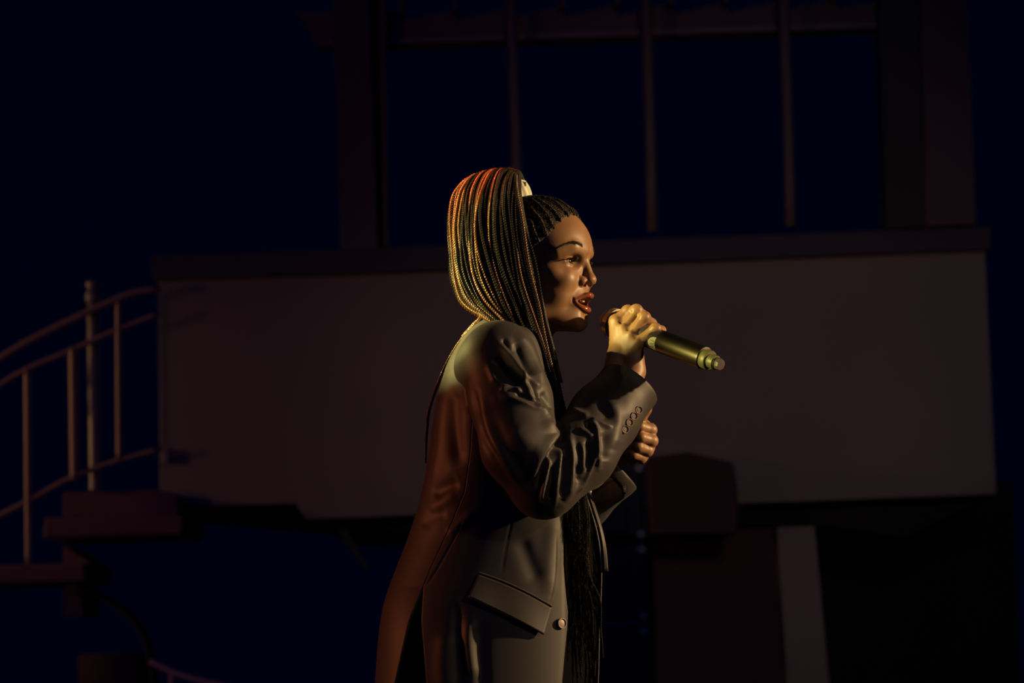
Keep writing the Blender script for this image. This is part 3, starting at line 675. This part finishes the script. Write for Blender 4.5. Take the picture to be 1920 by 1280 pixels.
# collar and lapels (rolled strips)
def strip(name, f, nu, nv, material, parent, thick=.003, sub=False):
    V = np.array([f(i / (nv - 1), j / (nu - 1)) for i in range(nv) for j in range(nu)])
    i = np.arange(nv - 1)[:, None]; j = np.arange(nu - 1)[None]
    Fc = np.stack([i * nu + j, (i + 1) * nu + j, (i + 1) * nu + j + 1, i * nu + j + 1], -1).reshape(-1, 4)
    o = link_mesh(name, V, Fc, material, parent); md = o.modifiers.new('solid', 'SOLIDIFY'); md.thickness = thick; md.offset = 0
    return o
def collar_f(v, u):   # v round the neck from the camera side to the far side, u from root to fold edge
    th = -2 * math.pi * .10 - v * 2 * math.pi * .80
    base = surf(598 + 10 * abs(math.cos(th / 2)), th); c0 = A(955, 598, 0); out = base - c0; out[2] = 0; out /= np.linalg.norm(out)
    lift = .020 * math.sin(min(1, u * 1.6) * math.pi * .62); drop = max(0, u - .35) * .045
    return base + np.array([0, 0, 1]) * (lift - drop) + out * (-.004 + .026 * max(0, u - .25))
strip('collar', collar_f, 12, 60, CLOTH, jacket)
def lapel_f(side):
    def g(v, u):
        py = 640 + v * (300 if side < 0 else 430); th = near_edge(py) if side < 0 else far_edge(py)
        wd = .34 * math.sin(math.pi * min(1, v * .8 + .16)) * (1 - v) ** .8
        t = th + side * wd * u * (1 if side > 0 else 1)
        p = surf(py, t, 1.0); n_ = p - surf(py, t, .9); n_ /= np.linalg.norm(n_)
        return p + n_ * (.0035 + .007 * math.sin(u * math.pi * .5) * math.sin(math.pi * u * .9 + .3))
    return g
strip('lapel', lapel_f(1), 14, 60, CLOTH, jacket)

# sleeves
RS = [(A(936, 672, -.160), .0600), (A(958, 752, -.178), .0630), (A(976, 838, -.200), .0600), (A(1020, 906, -.190), .0530), (A(1088, 848, -.160), .0560), (A(1134, 781, -.120), .0550), (A(1183, 720, -.086), .0470)]
CUFR = A(1184, 719, -.086); CAX = RS[6][0] - RS[4][0]; CAX[1] *= .6; CAX /= np.linalg.norm(CAX)
def chain(P, L, k):
    d = None
    for (a, ra), (b, rb) in zip(L[:-1], L[1:]):
        c_ = cap(P, a, b, ra, rb); d = c_ if d is None else su(d, c_, k)
    return d
ENDR = RS[6][0] + CAX * .06
def sleeve_r(P):
    d = chain(P, RS + [(ENDR, .045)], .012); d = su(d, sph(P, A(905, 690, -.12), .045), .03)
    pl = (P - CUFR) @ CAX
    d = -su(-d, -pl, .004); inn = cap(P, CUFR - CAX * .05, CUFR + CAX * .06, .037, .043)
    return np.maximum(d, -inn)
Vr, Fr = nets(sleeve_r, (-.12, -.30, 1.06), (.26, 0, 1.45), .0021)
SLST = [([(937, 642), (958, 669), (975, 695), (987, 717), (1004, 754)], 6, 5, 9), ([(975, 697), (996, 711), (1014, 729)], 5, 5, 5), ([(962, 623), (991, 647), (1008, 680), (1022, 721)], 7, 8, 5),
    ([(937, 735), (950, 724), (968, 727), (978, 739)], 4, 4, 6), ([(930, 746), (962, 745), (991, 753), (1016, 766), (1036, 788)], 7, 8, 6), ([(917, 680), (924, 700), (932, 718)], 6, 5, 5),
    ([(942, 633), (953, 654), (962, 667)], 4, 4, -5), ([(965, 640), (981, 677), (1001, 708)], 6, 6, -9), ([(924, 668), (943, 695), (962, 715), (974, 728)], 9, 9, -12),
    ([(985, 708), (997, 731), (1011, 754)], 4, 4, -7), ([(963, 738), (985, 746), (1012, 762)], 4, 4, -9), ([(1014, 735), (1026, 752), (1036, 770)], 5, 5, -6),
    ([(1016, 768), (1031, 784), (1035, 800), (1045, 813), (1031, 832), (1013, 862), (1003, 894), (1000, 915)], 11, 3.5, 8),
    ([(1026, 776), (1045, 797), (1058, 813), (1042, 836), (1024, 862), (1010, 892), (1008, 920)], 4, 6, -10),
    ([(1028, 842), (1028, 871), (1022, 899), (1017, 928), (1019, 948)], 3, 3, 8), ([(1037, 870), (1034, 905), (1031, 940)], 4, 4, -8),
    ([(1038, 832), (1050, 852), (1046, 890), (1042, 927), (1041, 946)], 5, 3, 7), ([(1058, 850), (1058, 890), (1052, 935)], 4, 5, -9),
    ([(1066, 800), (1069, 824), (1073, 852), (1072, 890), (1066, 924), (1054, 944)], 7, 6, 9), ([(1087, 826), (1093, 848), (1091, 890)], 6, 4, 7), ([(1081, 868), (1081, 905)], 5, 5, -5),
    ([(1102, 824), (1104, 850), (1101, 880)], 4, 4, -9), ([(1119, 846), (1107, 876), (1095, 903), (1078, 928)], 4, 3, 7),
    ([(1105, 785), (1117, 806), (1121, 834), (1121, 862), (1123, 879)], 4, 4, 9), ([(1106, 783), (1125, 792), (1148, 803)], 4, 4, 6), ([(1071, 764), (1087, 776), (1106, 782)], 5, 6, 7),
    ([(1084, 804), (1101, 811), (1114, 820)], 4, 4, 5), ([(1098, 793), (1108, 802), (1113, 814)], 4, 4, -7), ([(1131, 806), (1134, 838), (1131, 866)], 7, 8, -7),
    ([(1120, 745), (1130, 766), (1142, 790)], 9, 8, -4), ([(1141, 745), (1155, 775), (1156, 802), (1148, 845)], 10, 10, 6), ([(1160, 715), (1180, 745), (1172, 790)], 14, 12, 2),
    ([(885, 720), (893, 760), (908, 820), (945, 880)], 6, 6, -5), ([(900, 730), (915, 800), (950, 868), (990, 930)], 8, 8, 4), ([(925, 780), (950, 840), (985, 890)], 10, 10, -3), ([(960, 800), (990, 830), (1020, 845)], 14, 14, 3)]
Vr = strokes(Vr, Fr, SLST)
sr = link_mesh('sleeve', Vr, Fr, CLOTH, jacket)
LS = [(A(935, 672, .155), .058), (A(960, 780, .185), .060), (A(1015, 940, .190), .056), (A(1085, 932, .125), .055), (A(1148, 878, .060), .049)]
CUFL = A(1156, 874, .055); CLX = np.array([.72, 0, .66]); CLX -= 0; CLX[1] = .02; CLX /= np.linalg.norm(CLX)
def sleeve_l(P):
    d = chain(P, LS + [(LS[-1][0] + CLX * .06, .047)], .012); pl = (P - CUFL) @ CLX
    d = -su(-d, -pl, .004); return ss(d, cap(P, CUFL - CLX * .15, CUFL + CLX * .06, .040, .042), .004)
Vl, Fl = nets(sleeve_l, (-.12, 0, 1.06), (.24, .30, 1.45), .003)
link_mesh('sleeve', Vl, Fl, CLOTH, jacket)

TREE_R = BVHTree.FromPolygons(Vr.tolist(), Fr.tolist()); TREE_N = BVHTree.FromPolygons(Vn.tolist(), Fn.tolist())
def hitpx(tree, px, py):
    d = (at(px, py, 0) - CAM).normalized(); h = tree.ray_cast(CAM, d, 30)
    if h[0] is None: return None, None
    n = Vector(h[1]); n = -n if n.dot(d) > 0 else n
    return np.array(h[0]), np.array(n)
def avg_n(tree, px, py, r=4):
    ns = [hitpx(tree, px + a, py + b)[1] for a in (-r, 0, r) for b in (-r, 0, r)]; n = sum(x for x in ns if x is not None); return n / np.linalg.norm(n)
def button(px, py, tree, rad, nvec=None):
    p, n = hitpx(tree, px, py); n = avg_n(tree, px, py) if nvec is None else nvec
    b = lathe('button', [(0, rad * .7), (.0006, rad), (.0022, rad), (.0032, rad * .93), (.0032, rad * .84), (.0014, rad * .66), (.0018, rad * .45), (.0018, 0)], p + n * .0016, n, BUTTON, jacket, 28, ref=(.3, .2, 1))
    u = np.cross(n, [0, .1, 1.0]); u /= np.linalg.norm(u); v = np.cross(n, u); V, Fc = [], []; off = 0
    for a, c_ in ((1, 1), (1, -1)):
        q = [p + n * .0038 + (u * a + v * c_) * rad * .22 * s_ + n * .0009 * (1 - s_ * s_) for s_ in (-1, -.5, 0, .5, 1)]
        vv, ff = tube_vf(q, .0008, 5, True, off); V.append(vv); Fc += ff; off += len(vv)
    return b
bn = avg_n(TREE_R, 1184, 787, 14); bn = bn * .5 - np.array(_F) * 1.0 + np.array([.12, 0, .1]); bn /= np.linalg.norm(bn)
for px, py in ((1196.5, 768.5), (1187.5, 780), (1179, 792), (1171, 805)): 
    b = button(px, py, TREE_R, .0063, bn)
    # four dark thread holes
button(1051.5, 1168.5, TREE_N, .0085)
# pocket flap and welt on the side panel
FL = [(897, 1078), (1033, 1140), (1016, 1190), (880, 1121)]
def flap_f(v, u):
    x = (1 - v) * ((1 - u) * FL[0][0] + u * FL[3][0]) + v * ((1 - u) * FL[1][0] + u * FL[2][0]); y = (1 - v) * ((1 - u) * FL[0][1] + u * FL[3][1]) + v * ((1 - u) * FL[1][1] + u * FL[2][1])
    y -= 5 * math.sin(math.pi * v) * (1 - u * .6) ; p, n = hitpx(TREE_N, x, y); 
    return p + n * (.0016 + .0065 * u ** 1.5 + .0012 * math.sin(v * 9 + 1) * u)
fo = strip('pocket_flap', flap_f, 18, 46, CLOTH, jacket, .0036)
def welt_f(v, u):
    x = FL[0][0] + (FL[1][0] - FL[0][0]) * v + 1; y = FL[0][1] + (FL[1][1] - FL[0][1]) * v - 5 * math.sin(math.pi * v) - 2.2 - 3.6 * u
    p, n = hitpx(TREE_N, x, y); return p + n * (.0010 + .0016 * math.sin(math.pi * u))
strip('pocket_welt', welt_f, 5, 46, CLOTH, jacket, .0015)
# dark top worn under the blazer, trousers, shoes
nv, nu = 90, 80
def top_f(v, u): return surf(660 + v * 750, u * 2 * math.pi, .90 if v > .2 else .86 + .2 * v)
V = np.array([top_f(i / (nv - 1), j / nu) for i in range(nv) for j in range(nu)]); i = np.arange(nv - 1)[:, None]; j = np.arange(nu)[None]; j2 = (j + 1) % nu
link_mesh('top', V, np.stack([i * nu + j, i * nu + j2, (i + 1) * nu + j2, (i + 1) * nu + j], -1).reshape(-1, 4), TOPM, person)
def trous(P):
    d = ell(P, (-.055, 0, .86), (.115, .125, .15))
    for s_ in (-1, 1): d = su(d, cap(P, (-.055, s_ * .075, .82), (-.045, s_ * .092, .46), .080, .070), .02); d = su(d, cap(P, (-.045, s_ * .092, .46), (-.065, s_ * .10, .10), .070, .066), .02)
    return np.maximum(d, P[:, 2] - .97)
V, Fc = nets(trous, (-.25, -.26, -.02), (.15, .26, 1.0), .008); link_mesh('trousers', V, Fc, TROUS, person)
for s_ in (-1, 1):
    def shoe(P): return np.maximum(su(su(cap(P, (-.10, s_ * .10, .045), (.08, s_ * .115, .035), .042, .036), cap(P, (-.085, s_ * .10, .05), (-.075, s_ * .10, .12), .042, .044), .02), ell(P, (.09, s_ * .115, .035), (.06, .045, .035)), .02), -P[:, 2] + .001)
    V, Fc = nets(shoe, (-.2, s_ * .11 - .1, -.02), (.2, s_ * .11 + .1, .2), .006); link_mesh('shoe', V, Fc, SHOE, person)

# ------------------------------------------------------------------ hair
hair = empty('hair', (0, 0, 0)); hair.parent = person; hair.matrix_parent_inverse = Matrix.Translation(person.location).inverted()
def hairline(z): return np.interp(z, [-60, -10, 5, 17, 28, 39, 56, 68, 75, 110], [-90, -80, -75, -68, -54, -42, -35, -28, -24, 10])
def scalp(P):
    p = Hinv(P); q = np.stack([p[:, 0], np.abs(p[:, 1]), p[:, 2]], 1)
    d = np.minimum(cranium(q), ell(q, (-50, 0, 25), (52, 62, 55))) - 3.6
    d = d + .7 * np.sin(q[:, 1] * .55) * np.sin(q[:, 0] * .1 + q[:, 2] * .2)
    # hairline: keep what lies behind the curve from forehead to temple to nape
    hl_x = hairline(q[:, 2])
    cut = np.maximum(q[:, 0] - hl_x, 0) ; d = np.maximum(d, (q[:, 0] - hl_x) * .8)
    d = np.maximum(d, -(q[:, 2] + 52 + .0 * q[:, 0])); d = np.maximum(d, -(sph(q, (-92, 70, -12), 22)))
    return d * 1e-3
V, Fc = nets(scalp, h1(-92, 0, 20) - [.13, .13, .12], h1(-92, 0, 20) + [.13, .13, .12], .0022); link_mesh('hair_cap', V, Fc, HAIRM, hair)
CTREE = BVHTree.FromPolygons(V.tolist(), Fc.tolist())
def braid_vf(P, w0, w1, per=.0125, fine=True, k=5, phase=0.0, flat=.55):
    P = np.asarray(P, float); L = np.linalg.norm(np.diff(P, axis=0), axis=1).sum(); spp = 9 if fine else 6; n = max(12, int(L / per * spp)); P = resample(P, n)
    s_ = np.linspace(0, L, n); wd = np.interp(s_, [0, L * .8, L], [w0, (w0 + w1) / 2, w1]); T, nn, bb = frames(P); V, Fc = [], []; off = 0
    tw = phase; nn2 = nn * math.cos(tw) + bb * math.sin(tw); bb2 = -nn * math.sin(tw) + bb * math.cos(tw)
    for q in range(3):
        ph = 2 * np.pi * s_ / per + q * 2 * np.pi / 3
        C_ = P + bb2 * (wd * .50 * np.sin(ph))[:, None] + nn2 * (wd * .26 * np.sin(2 * ph))[:, None]
        v, f = tube_vf(C_, wd * .36, k, True, off); V.append(v); Fc += f; off += len(v)
    return np.vstack(V), Fc
# guide curves, front strand first; each row (px, py, Y)
G = np.array([
 [(968, 350, -.012), (966, 331, -.036), (967, 360, -.076), (973, 400, -.090), (984, 450, -.100), (997, 505, -.106), (1010, 560, -.106), (1020, 610, -.100), (1032, 660, -.096), (1045, 718, -.098), (1058, 775, -.100)],
 [(974, 348, -.008), (962, 323, -.032), (956, 350, -.074), (952, 395, -.104), (956, 450, -.114), (965, 510, -.116), (980, 565, -.113), (995, 615, -.108), (1013, 660, -.102), (1033, 715, -.102), (1050, 772, -.104)],
 [(972, 347, -.004), (944, 318, -.030), (927, 345, -.064), (918, 395, -.112), (922, 450, -.128), (935, 510, -.134), (952, 565, -.132), (972, 610, -.116), (996, 655, -.109), (1024, 712, -.107), (1044, 770, -.108)],
 [(970, 346, .000), (922, 320, -.024), (897, 347, -.055), (885, 395, -.100), (885, 450, -.120), (897, 510, -.130), (920, 560, -.132), (950, 600, -.124), (982, 645, -.116), (1016, 705, -.112), (1038, 768, -.112)],
 [(968, 346, .004), (900, 328, -.014), (871, 352, -.034), (862, 400, -.054), (860, 455, -.072), (868, 515, -.088), (890, 562, -.104), (925, 594, -.120), (966, 632, -.124), (1008, 698, -.118), (1032, 766, -.116)],
 [(968, 346, .008), (893, 331, .000), (858, 358, -.008), (849, 402, -.018), (849, 460, -.030), (853, 520, -.046), (868, 565, -.068), (902, 592, -.096), (948, 622, -.120), (1000, 690, -.122), (1028, 764, -.120)]], float)
def guide(u, near=True):
    """u 0 front .. 1 rear outline; beyond 1 wraps to the far side"""
    if u <= 1:
        x = u * (len(G) - 1); i = min(int(x), len(G) - 2); return G[i] * (1 - (x - i)) + G[i + 1] * (x - i)
    if u <= 1.3:      # round the back of the ponytail
        t = (u - 1) / .3; a = G[-1]; g = a.copy(); g[:, 2] = a[:, 2] * (1 - t) + (.03 - a[:, 2]) * t; g[:, 0] += 2 * math.sin(math.pi * t); return g
    g = guide(max(0.0, 2.3 - u)).copy(); g[:, 2] = .03 - g[:, 2]; return g
def gworld(g, n=60):
    P = np.array([A(*r) for r in g]); return spline(P, n)
def add_braid(P, w0, w1, fine=True, k=5, per=.0125, material=None):
    V, Fc = braid_vf(P, w0, w1, per * random.uniform(.92, 1.08), fine, k, random.uniform(-.5, .5)); return link_mesh('braid', V, Fc, material or BRAIDM, hair)
def wob(P, a):
    n = len(P); ph = RNG.uniform(0, 6.28, 4); t = np.linspace(0, 1, n)[:, None]
    w_ = np.sin(t * 5 + ph[0]) * np.array([[1, 0, 0]]) + np.sin(t * 7 + ph[1]) * np.array([[0, 1, .2]]) + .5 * np.sin(t * 17 + ph[2]) * np.array([[1, .4, 0]])
    return P + w_ * a * np.sin(np.pi * np.clip(t * 1.0, 0, 1))
NB = 36
for i in range(NB):     # outer layer on the camera side
    u = (i + random.uniform(.15, .85)) / NB; u = u ** .92; g = guide(min(u, .999)); g[:, 2] += random.uniform(-.006, .004); 
    long_ = i % 3 == 0 and u < .8
    P = wob(gworld(g), .0035)
    add_braid(P, .0049 * random.uniform(.8, 1.2), .0034, material=random.choice([BRAIDM, BRAIDM, BRAIDR, BRAIDB, BRAIDB]) if u > .3 else random.choice([BRAIDM, BRAIDB, BRAIDB, BRAIDB]))  # front strands mostly black: their shade is put into the hair colour
for i in range(24):     # layer beneath
    u = (i + .5) / 24; g = guide(u); g[:, 2] += .012; g[:, 0] += 3; add_braid(wob(gworld(g), .005), .0056, .0040, False, 4, material=BRAIDB)
for i in range(36):     # round the back and the far side
    u = 1.0 + 1.27 * (i + .5) / 36; g = guide(u); add_braid(wob(gworld(g), .005), .0058, .0040, False, 4, .015, random.choice([BRAIDM, BRAIDB]))
# soft dark mass inside the ponytail
V = []
nu_ = 60
for i in range(nu_):
    u = 0.02 + 2.25 * i / (nu_ - 1); g = guide(u).copy(); g[:, 2] += .026 * (1 if u <= 1 else (1 - 2 * (u - 1) / .3 if u < 1.3 else -1)); g[:, 0] += 10 + 8 * (u > .9) * (u < 1.4); V.append(gworld(g[:10], 40))
V = np.array(V).reshape(-1, 3); i = np.arange(nu_ - 1)[:, None]; j = np.arange(39)[None]
o = link_mesh('hair_underlayer', V, np.stack([i * 40 + j, i * 40 + j + 1, (i + 1) * 40 + j + 1, (i + 1) * 40 + j], -1).reshape(-1, 4), HAIRM, hair)
md = o.modifiers.new('solid', 'SOLIDIFY'); md.thickness = .004
# braids that run on over the shoulder and down the chest
for i in range(24):
    a = i / 23; sx = 1034 + 20 * a + random.uniform(-3, 3); ex_ = 1062 + 60 * a + random.uniform(-6, 6); ey_ = random.uniform(1190, 1300)
    g = [(sx - 12, 715, -.105), (sx + 2, 765, -.105), (sx + 14, 830, -.100), (1058 + 34 * a, 900, -.108), (1060 + 42 * a, 980, -.118), (1064 + 42 * a + random.uniform(-6, 6), 1070, -.124), (ex_, ey_ - 70, -.128), (ex_ + random.uniform(-4, 8), ey_, -.130)]
    add_braid(wob(spline(np.array([A(*r) for r in g]), 60), .002), .0040, .0016, True, 4, .010, BRAIDB)
for pts, w_ in (([(905, 590), (888, 612), (868, 634), (850, 660), (834, 690), (822, 718), (812, 745), (804, 772), (801, 800), (799, 830), (798, 868)], .0042), ([(915, 596), (898, 602), (888, 612), (882, 626), (880, 634)], .0042), ([(912, 592), (893, 603), (878, 618), (866, 630)], .0036)):
    Y_ = -.062; add_braid(spline(np.array([A(x, y, Y_ + .06 * min(1, i / 6)) for i, (x, y) in enumerate(pts)]), 50), w_, w_ * .5, True, 5, .010)
# fine loose hairs: frizz on the ponytail and the unbraided ends on the chest
V, Fc = [], []; off = 0
for i in range(230):
    u = random.random() * 1.1; P = gworld(guide(min(u, 1.9)), 60); a = random.choice([1, 1, 2, random.randint(3, 40)]) * 2; p0 = P[min(a, 55)]
    dr = np.array([random.gauss(0, 1), random.gauss(-.4, .8), random.gauss(.7 if a < 6 else 0, .8)]); dr /= np.linalg.norm(dr); ln = random.uniform(.004, .012); b_ = np.array([random.gauss(0, 1) for _ in range(3)]) * .006
    v, f = tube_vf([p0, p0 + dr * ln * .5 + b_ * .3, p0 + dr * ln + b_], [.00012, .0001, .00005], 3, True, off); V.append(v); Fc += f; off += len(v)
for i in range(260):
    a = random.random(); x0 = 1060 + 45 * a; y0 = random.uniform(900, 1180); x1 = x0 + random.uniform(-8, 20) * (1 + (y0 > 1050)); ln = random.uniform(40, 110)
    q = [(x0 + (x1 - x0) * t + random.gauss(0, 1.6), y0 + ln * t, -.122 - random.random() * .008 - .004 * t) for t in np.linspace(0, 1, 7)]
    v, f = tube_vf(spline(np.array([A(*r) for r in q]), 14), .00022, 3, True, off); V.append(v); Fc += f; off += len(v)
props(link_mesh('loose_hair', np.vstack(V), Fc, BRAIDB, hair), kind='stuff')
# cornrows from the hairline back to the tie
TIE = np.array([-116, 0, 104.0])
for s_ in (-1, 1):
    for i in range(8):
        z0 = 70 - 9.2 * i; z0 = max(z0, 2); x0 = float(hairline(z0)) - 3
        y0 = (6 + 13 * i) if i < 4 else 62; a = R([6, 22, 38, 52, 64, 74, 84, 94][i]); pts = []
        c0 = np.array([-62, 0, 10.0])
        st_ = np.array([x0, s_ * [6, 22, 38, 50, 58, 63, 68, 72][i], z0]); en = TIE + np.array([3 - i * 2.2, s_ * (6 + i * 1.6), -2 - i])
        ok = []
        for t in np.linspace(0, 1, 26):
            q = st_ * (1 - t) + en * t; q = q + np.array([-88, 0, 20]) * 0; dr = q - np.array([-92, 0, 15]); dr = dr / np.linalg.norm(dr)
            o_ = H(np.array([-92, 0, 15]) + dr * 190)[0]; tg = H(np.array([-92, 0, 15]))[0]; d_ = tg - o_; d_ /= np.linalg.norm(d_)
            h = CTREE.ray_cast(Vector(o_), Vector(d_), .25)
            if h[0] is not None: ok.append(np.array(h[0]) + d_ * .0008)
        if len(ok) > 6:
            Vv, Ff = braid_vf(wob(spline(np.array(ok), 60), .0022), .0052, .0056, .0100, True, 5, 0); link_mesh('cornrow', Vv, Ff, HAIRM, hair)
V, Fc = [], []; off = 0
for i in range(1500):    # short frizz standing off the rows
    q0 = np.array([random.uniform(-110, -25), random.uniform(-72, 72), random.uniform(18, 112)]); c_ = np.array([-92, 0, 15.]); dr = q0 - c_; dr /= np.linalg.norm(dr)
    o_ = H(c_ + dr * 190)[0]; d_ = H(c_)[0] - o_; d_ /= np.linalg.norm(d_); h = CTREE.ray_cast(Vector(o_), Vector(d_), .25)
    if h[0] is None: continue
    p = np.array(h[0]) + np.array(h[1]) * .0006; n_ = np.array(h[1]); t1 = np.cross(n_, [random.gauss(0, 1) for _ in range(3)]); t1 /= np.linalg.norm(t1); t2 = np.cross(n_, t1); r_ = random.uniform(.0012, .0030)
    P = [p + t1 * r_ * math.cos(a) + t2 * r_ * math.sin(a) + n_ * (.0022 * a / 3) for a in np.linspace(0, random.uniform(2, 5), 7)]
    v, f = tube_vf(P, [.00022] * 6 + [.0001], 3, True, off); V.append(v); Fc += f; off += len(v)
props(link_mesh('frizz', np.vstack(V), Fc, HAIRM, hair), kind='stuff')
# hair tie: a pleated cloth band round the base of the ponytail
tb = np.array(A(972, 376, .012)); tdir = -0.20 * ex + .02 * ey + ez; tdir /= np.linalg.norm(tdir); V = []; kk = 72; prof = [(-.006, .0205), (0, .0225), (.006, .0238), (.014, .0232), (.024, .0205), (.033, .0160), (.040, .0110), (.044, .0060)]
uu = np.cross(tdir, [0, 1, 0.]); uu /= np.linalg.norm(uu); vv_ = np.cross(tdir, uu)
for t, r in prof:
    for q in range(kk):
        a = 2 * math.pi * q / kk; rr = r * (1 + .045 * math.cos(a * 11 + t * 60) + .03 * math.sin(a * 5 - t * 90)); V.append(tb + tdir * t + (uu * math.cos(a) + vv_ * math.sin(a)) * rr)
Fc = [(i * kk + q, i * kk + (q + 1) % kk, (i + 1) * kk + (q + 1) % kk, (i + 1) * kk + q) for i in range(len(prof) - 1) for q in range(kk)] + [tuple(range((len(prof) - 1) * kk, len(prof) * kk))]
o = link_mesh('hair_tie', V, Fc, TIEM, hair); o['label'] = 'pale sage cloth hair tie'; sb = o.modifiers.new('sub', 'SUBSURF'); sb.levels = 1; sb.render_levels = 1

# ------------------------------------------------------------------ microphone
M0 = A(1151, 605, -.014); M1 = A(1345, 681, -.178); MA = M1 - M0; ML = np.linalg.norm(MA); MA /= ML
mic = empty('microphone', M0, 'black and gold handheld microphone held up to the singer\'s mouth', 'microphone')
print('mic length', ML)
gr = lathe('grille_ball', [(-.0215 * math.cos(a), .0215 * math.sin(a)) for a in np.linspace(.02, math.pi * .72, 16)], M0, MA, FOAM, mic, 32)
u = np.cross(MA, [0, 0, 1.0]); u /= np.linalg.norm(u); v_ = np.cross(MA, u); V, Fc = [], []; off = 0
for sg in (-1, 1):   # woven wires: two families of helices over the ball
    for i in range(34):
        P = []
        for a in np.linspace(.06, math.pi * .70, 26):
            b = 2 * math.pi * i / 34 + sg * a * 1.15; r = .0228; P.append(M0 + MA * (-r * math.cos(a)) + (u * math.cos(b) + v_ * math.sin(b)) * r * math.sin(a))
        v, f = tube_vf(P, .00042, 4, True, off); V.append(v); Fc += f; off += len(v)
link_mesh('grille', np.vstack(V), Fc, GRILLE, mic)
lathe('grille_band', [(-.0045, .0226), (-.004, .0242), (.0045, .0242), (.005, .0226)], M0 + MA * .001, MA, GRILLE, mic, 48)
lathe('neck', [(.013, .0175), (.018, .0200), (.030, .0190), (.045, .0172), (.075, .0165)], M0, MA, MIC_DARK, mic, 48)
tE = ML
lathe('barrel', [(.070, .0150), (.1155, .0165), (.116, .0180), (.118, .0183), (tE - .032, .0183), (tE - .029, .0180), (tE - .028, .0150)], M0, MA, MIC_BLACK, mic, 64)
lathe('end_ring', [(tE - .030, .0120), (tE - .029, .0150), (tE - .027, .0158), (tE - .0175, .0158), (tE - .016, .0148), (tE - .0155, .010)], M0, MA, MIC_RING, mic, 48)
lathe('antenna_collar', [(tE - .017, .0112), (tE - .014, .0114), (tE - .004, .0114), (tE - .003, .0108), (tE - .0025, .0080)], M0, MA, MIC_RING, mic, 48)
lathe('antenna_groove', [(tE - .004, .0095), (tE - .0005, .0095), (tE, .0098)], M0, MA, MIC_DARK, mic, 32)
lathe('antenna_cap', [(tE - .001, .0080), (tE + .001, .0094), (tE + .006, .0094), (tE + .0085, .0086), (tE + .0088, 0)], M0, MA, MIC_CAP, mic, 9)
lathe('label_band', [(.0735, .01705), (.074, .01765), (.117, .01785), (.1175, .0172)], M0, MA, mat('label_band_gloss', (0.030, 0.024, 0.026), .25, coat=.5), mic, 64)
# round paper sticker wrapped on the band, hand-lettered AU
def on_mic(t, a, r): return M0 + MA * t + (cu * math.cos(a) + cv * math.sin(a)) * r
cu = -np.array(_F); cu -= MA * (cu @ MA); cu /= np.linalg.norm(cu); cv = np.cross(MA, cu)

SR = .01785
def stick(v, u):
    a = .52 + .66 * (2 * u - 1); w_ = .0165 * math.sqrt(max(0, 1 - (2 * u - 1) ** 2)) + .0002
    return on_mic(.1172 - w_ * (1 - v), a, SR + .00012)
o = strip('sticker', stick, 30, 8, STICKER, mic, .00012)
def ink(name, segs, ac):
    V, Fc = [], []; off = 0
    for P in segs:
        q = resample(np.array(P, float), 10); W = [on_mic(.1150 - y * .0092, ac - (x - .5) * .0056 / SR, SR + .00026) for x, y in q]
        v, f = tube_vf(W, .00036, 6, True, off); V.append(v); Fc += f; off += len(v)
    return link_mesh(name, np.vstack(V), Fc, INK, mic)
ink('sticker_letter', [[(0, 1), (.02, .35), (.2, .04), (.5, 0), (.8, .04), (.98, .35), (1, 1)]], .40)
ink('sticker_letter', [[(0, 0), (.5, 1)], [(.5, 1), (1, 0)], [(.2, .38), (.8, .38)]], .84)
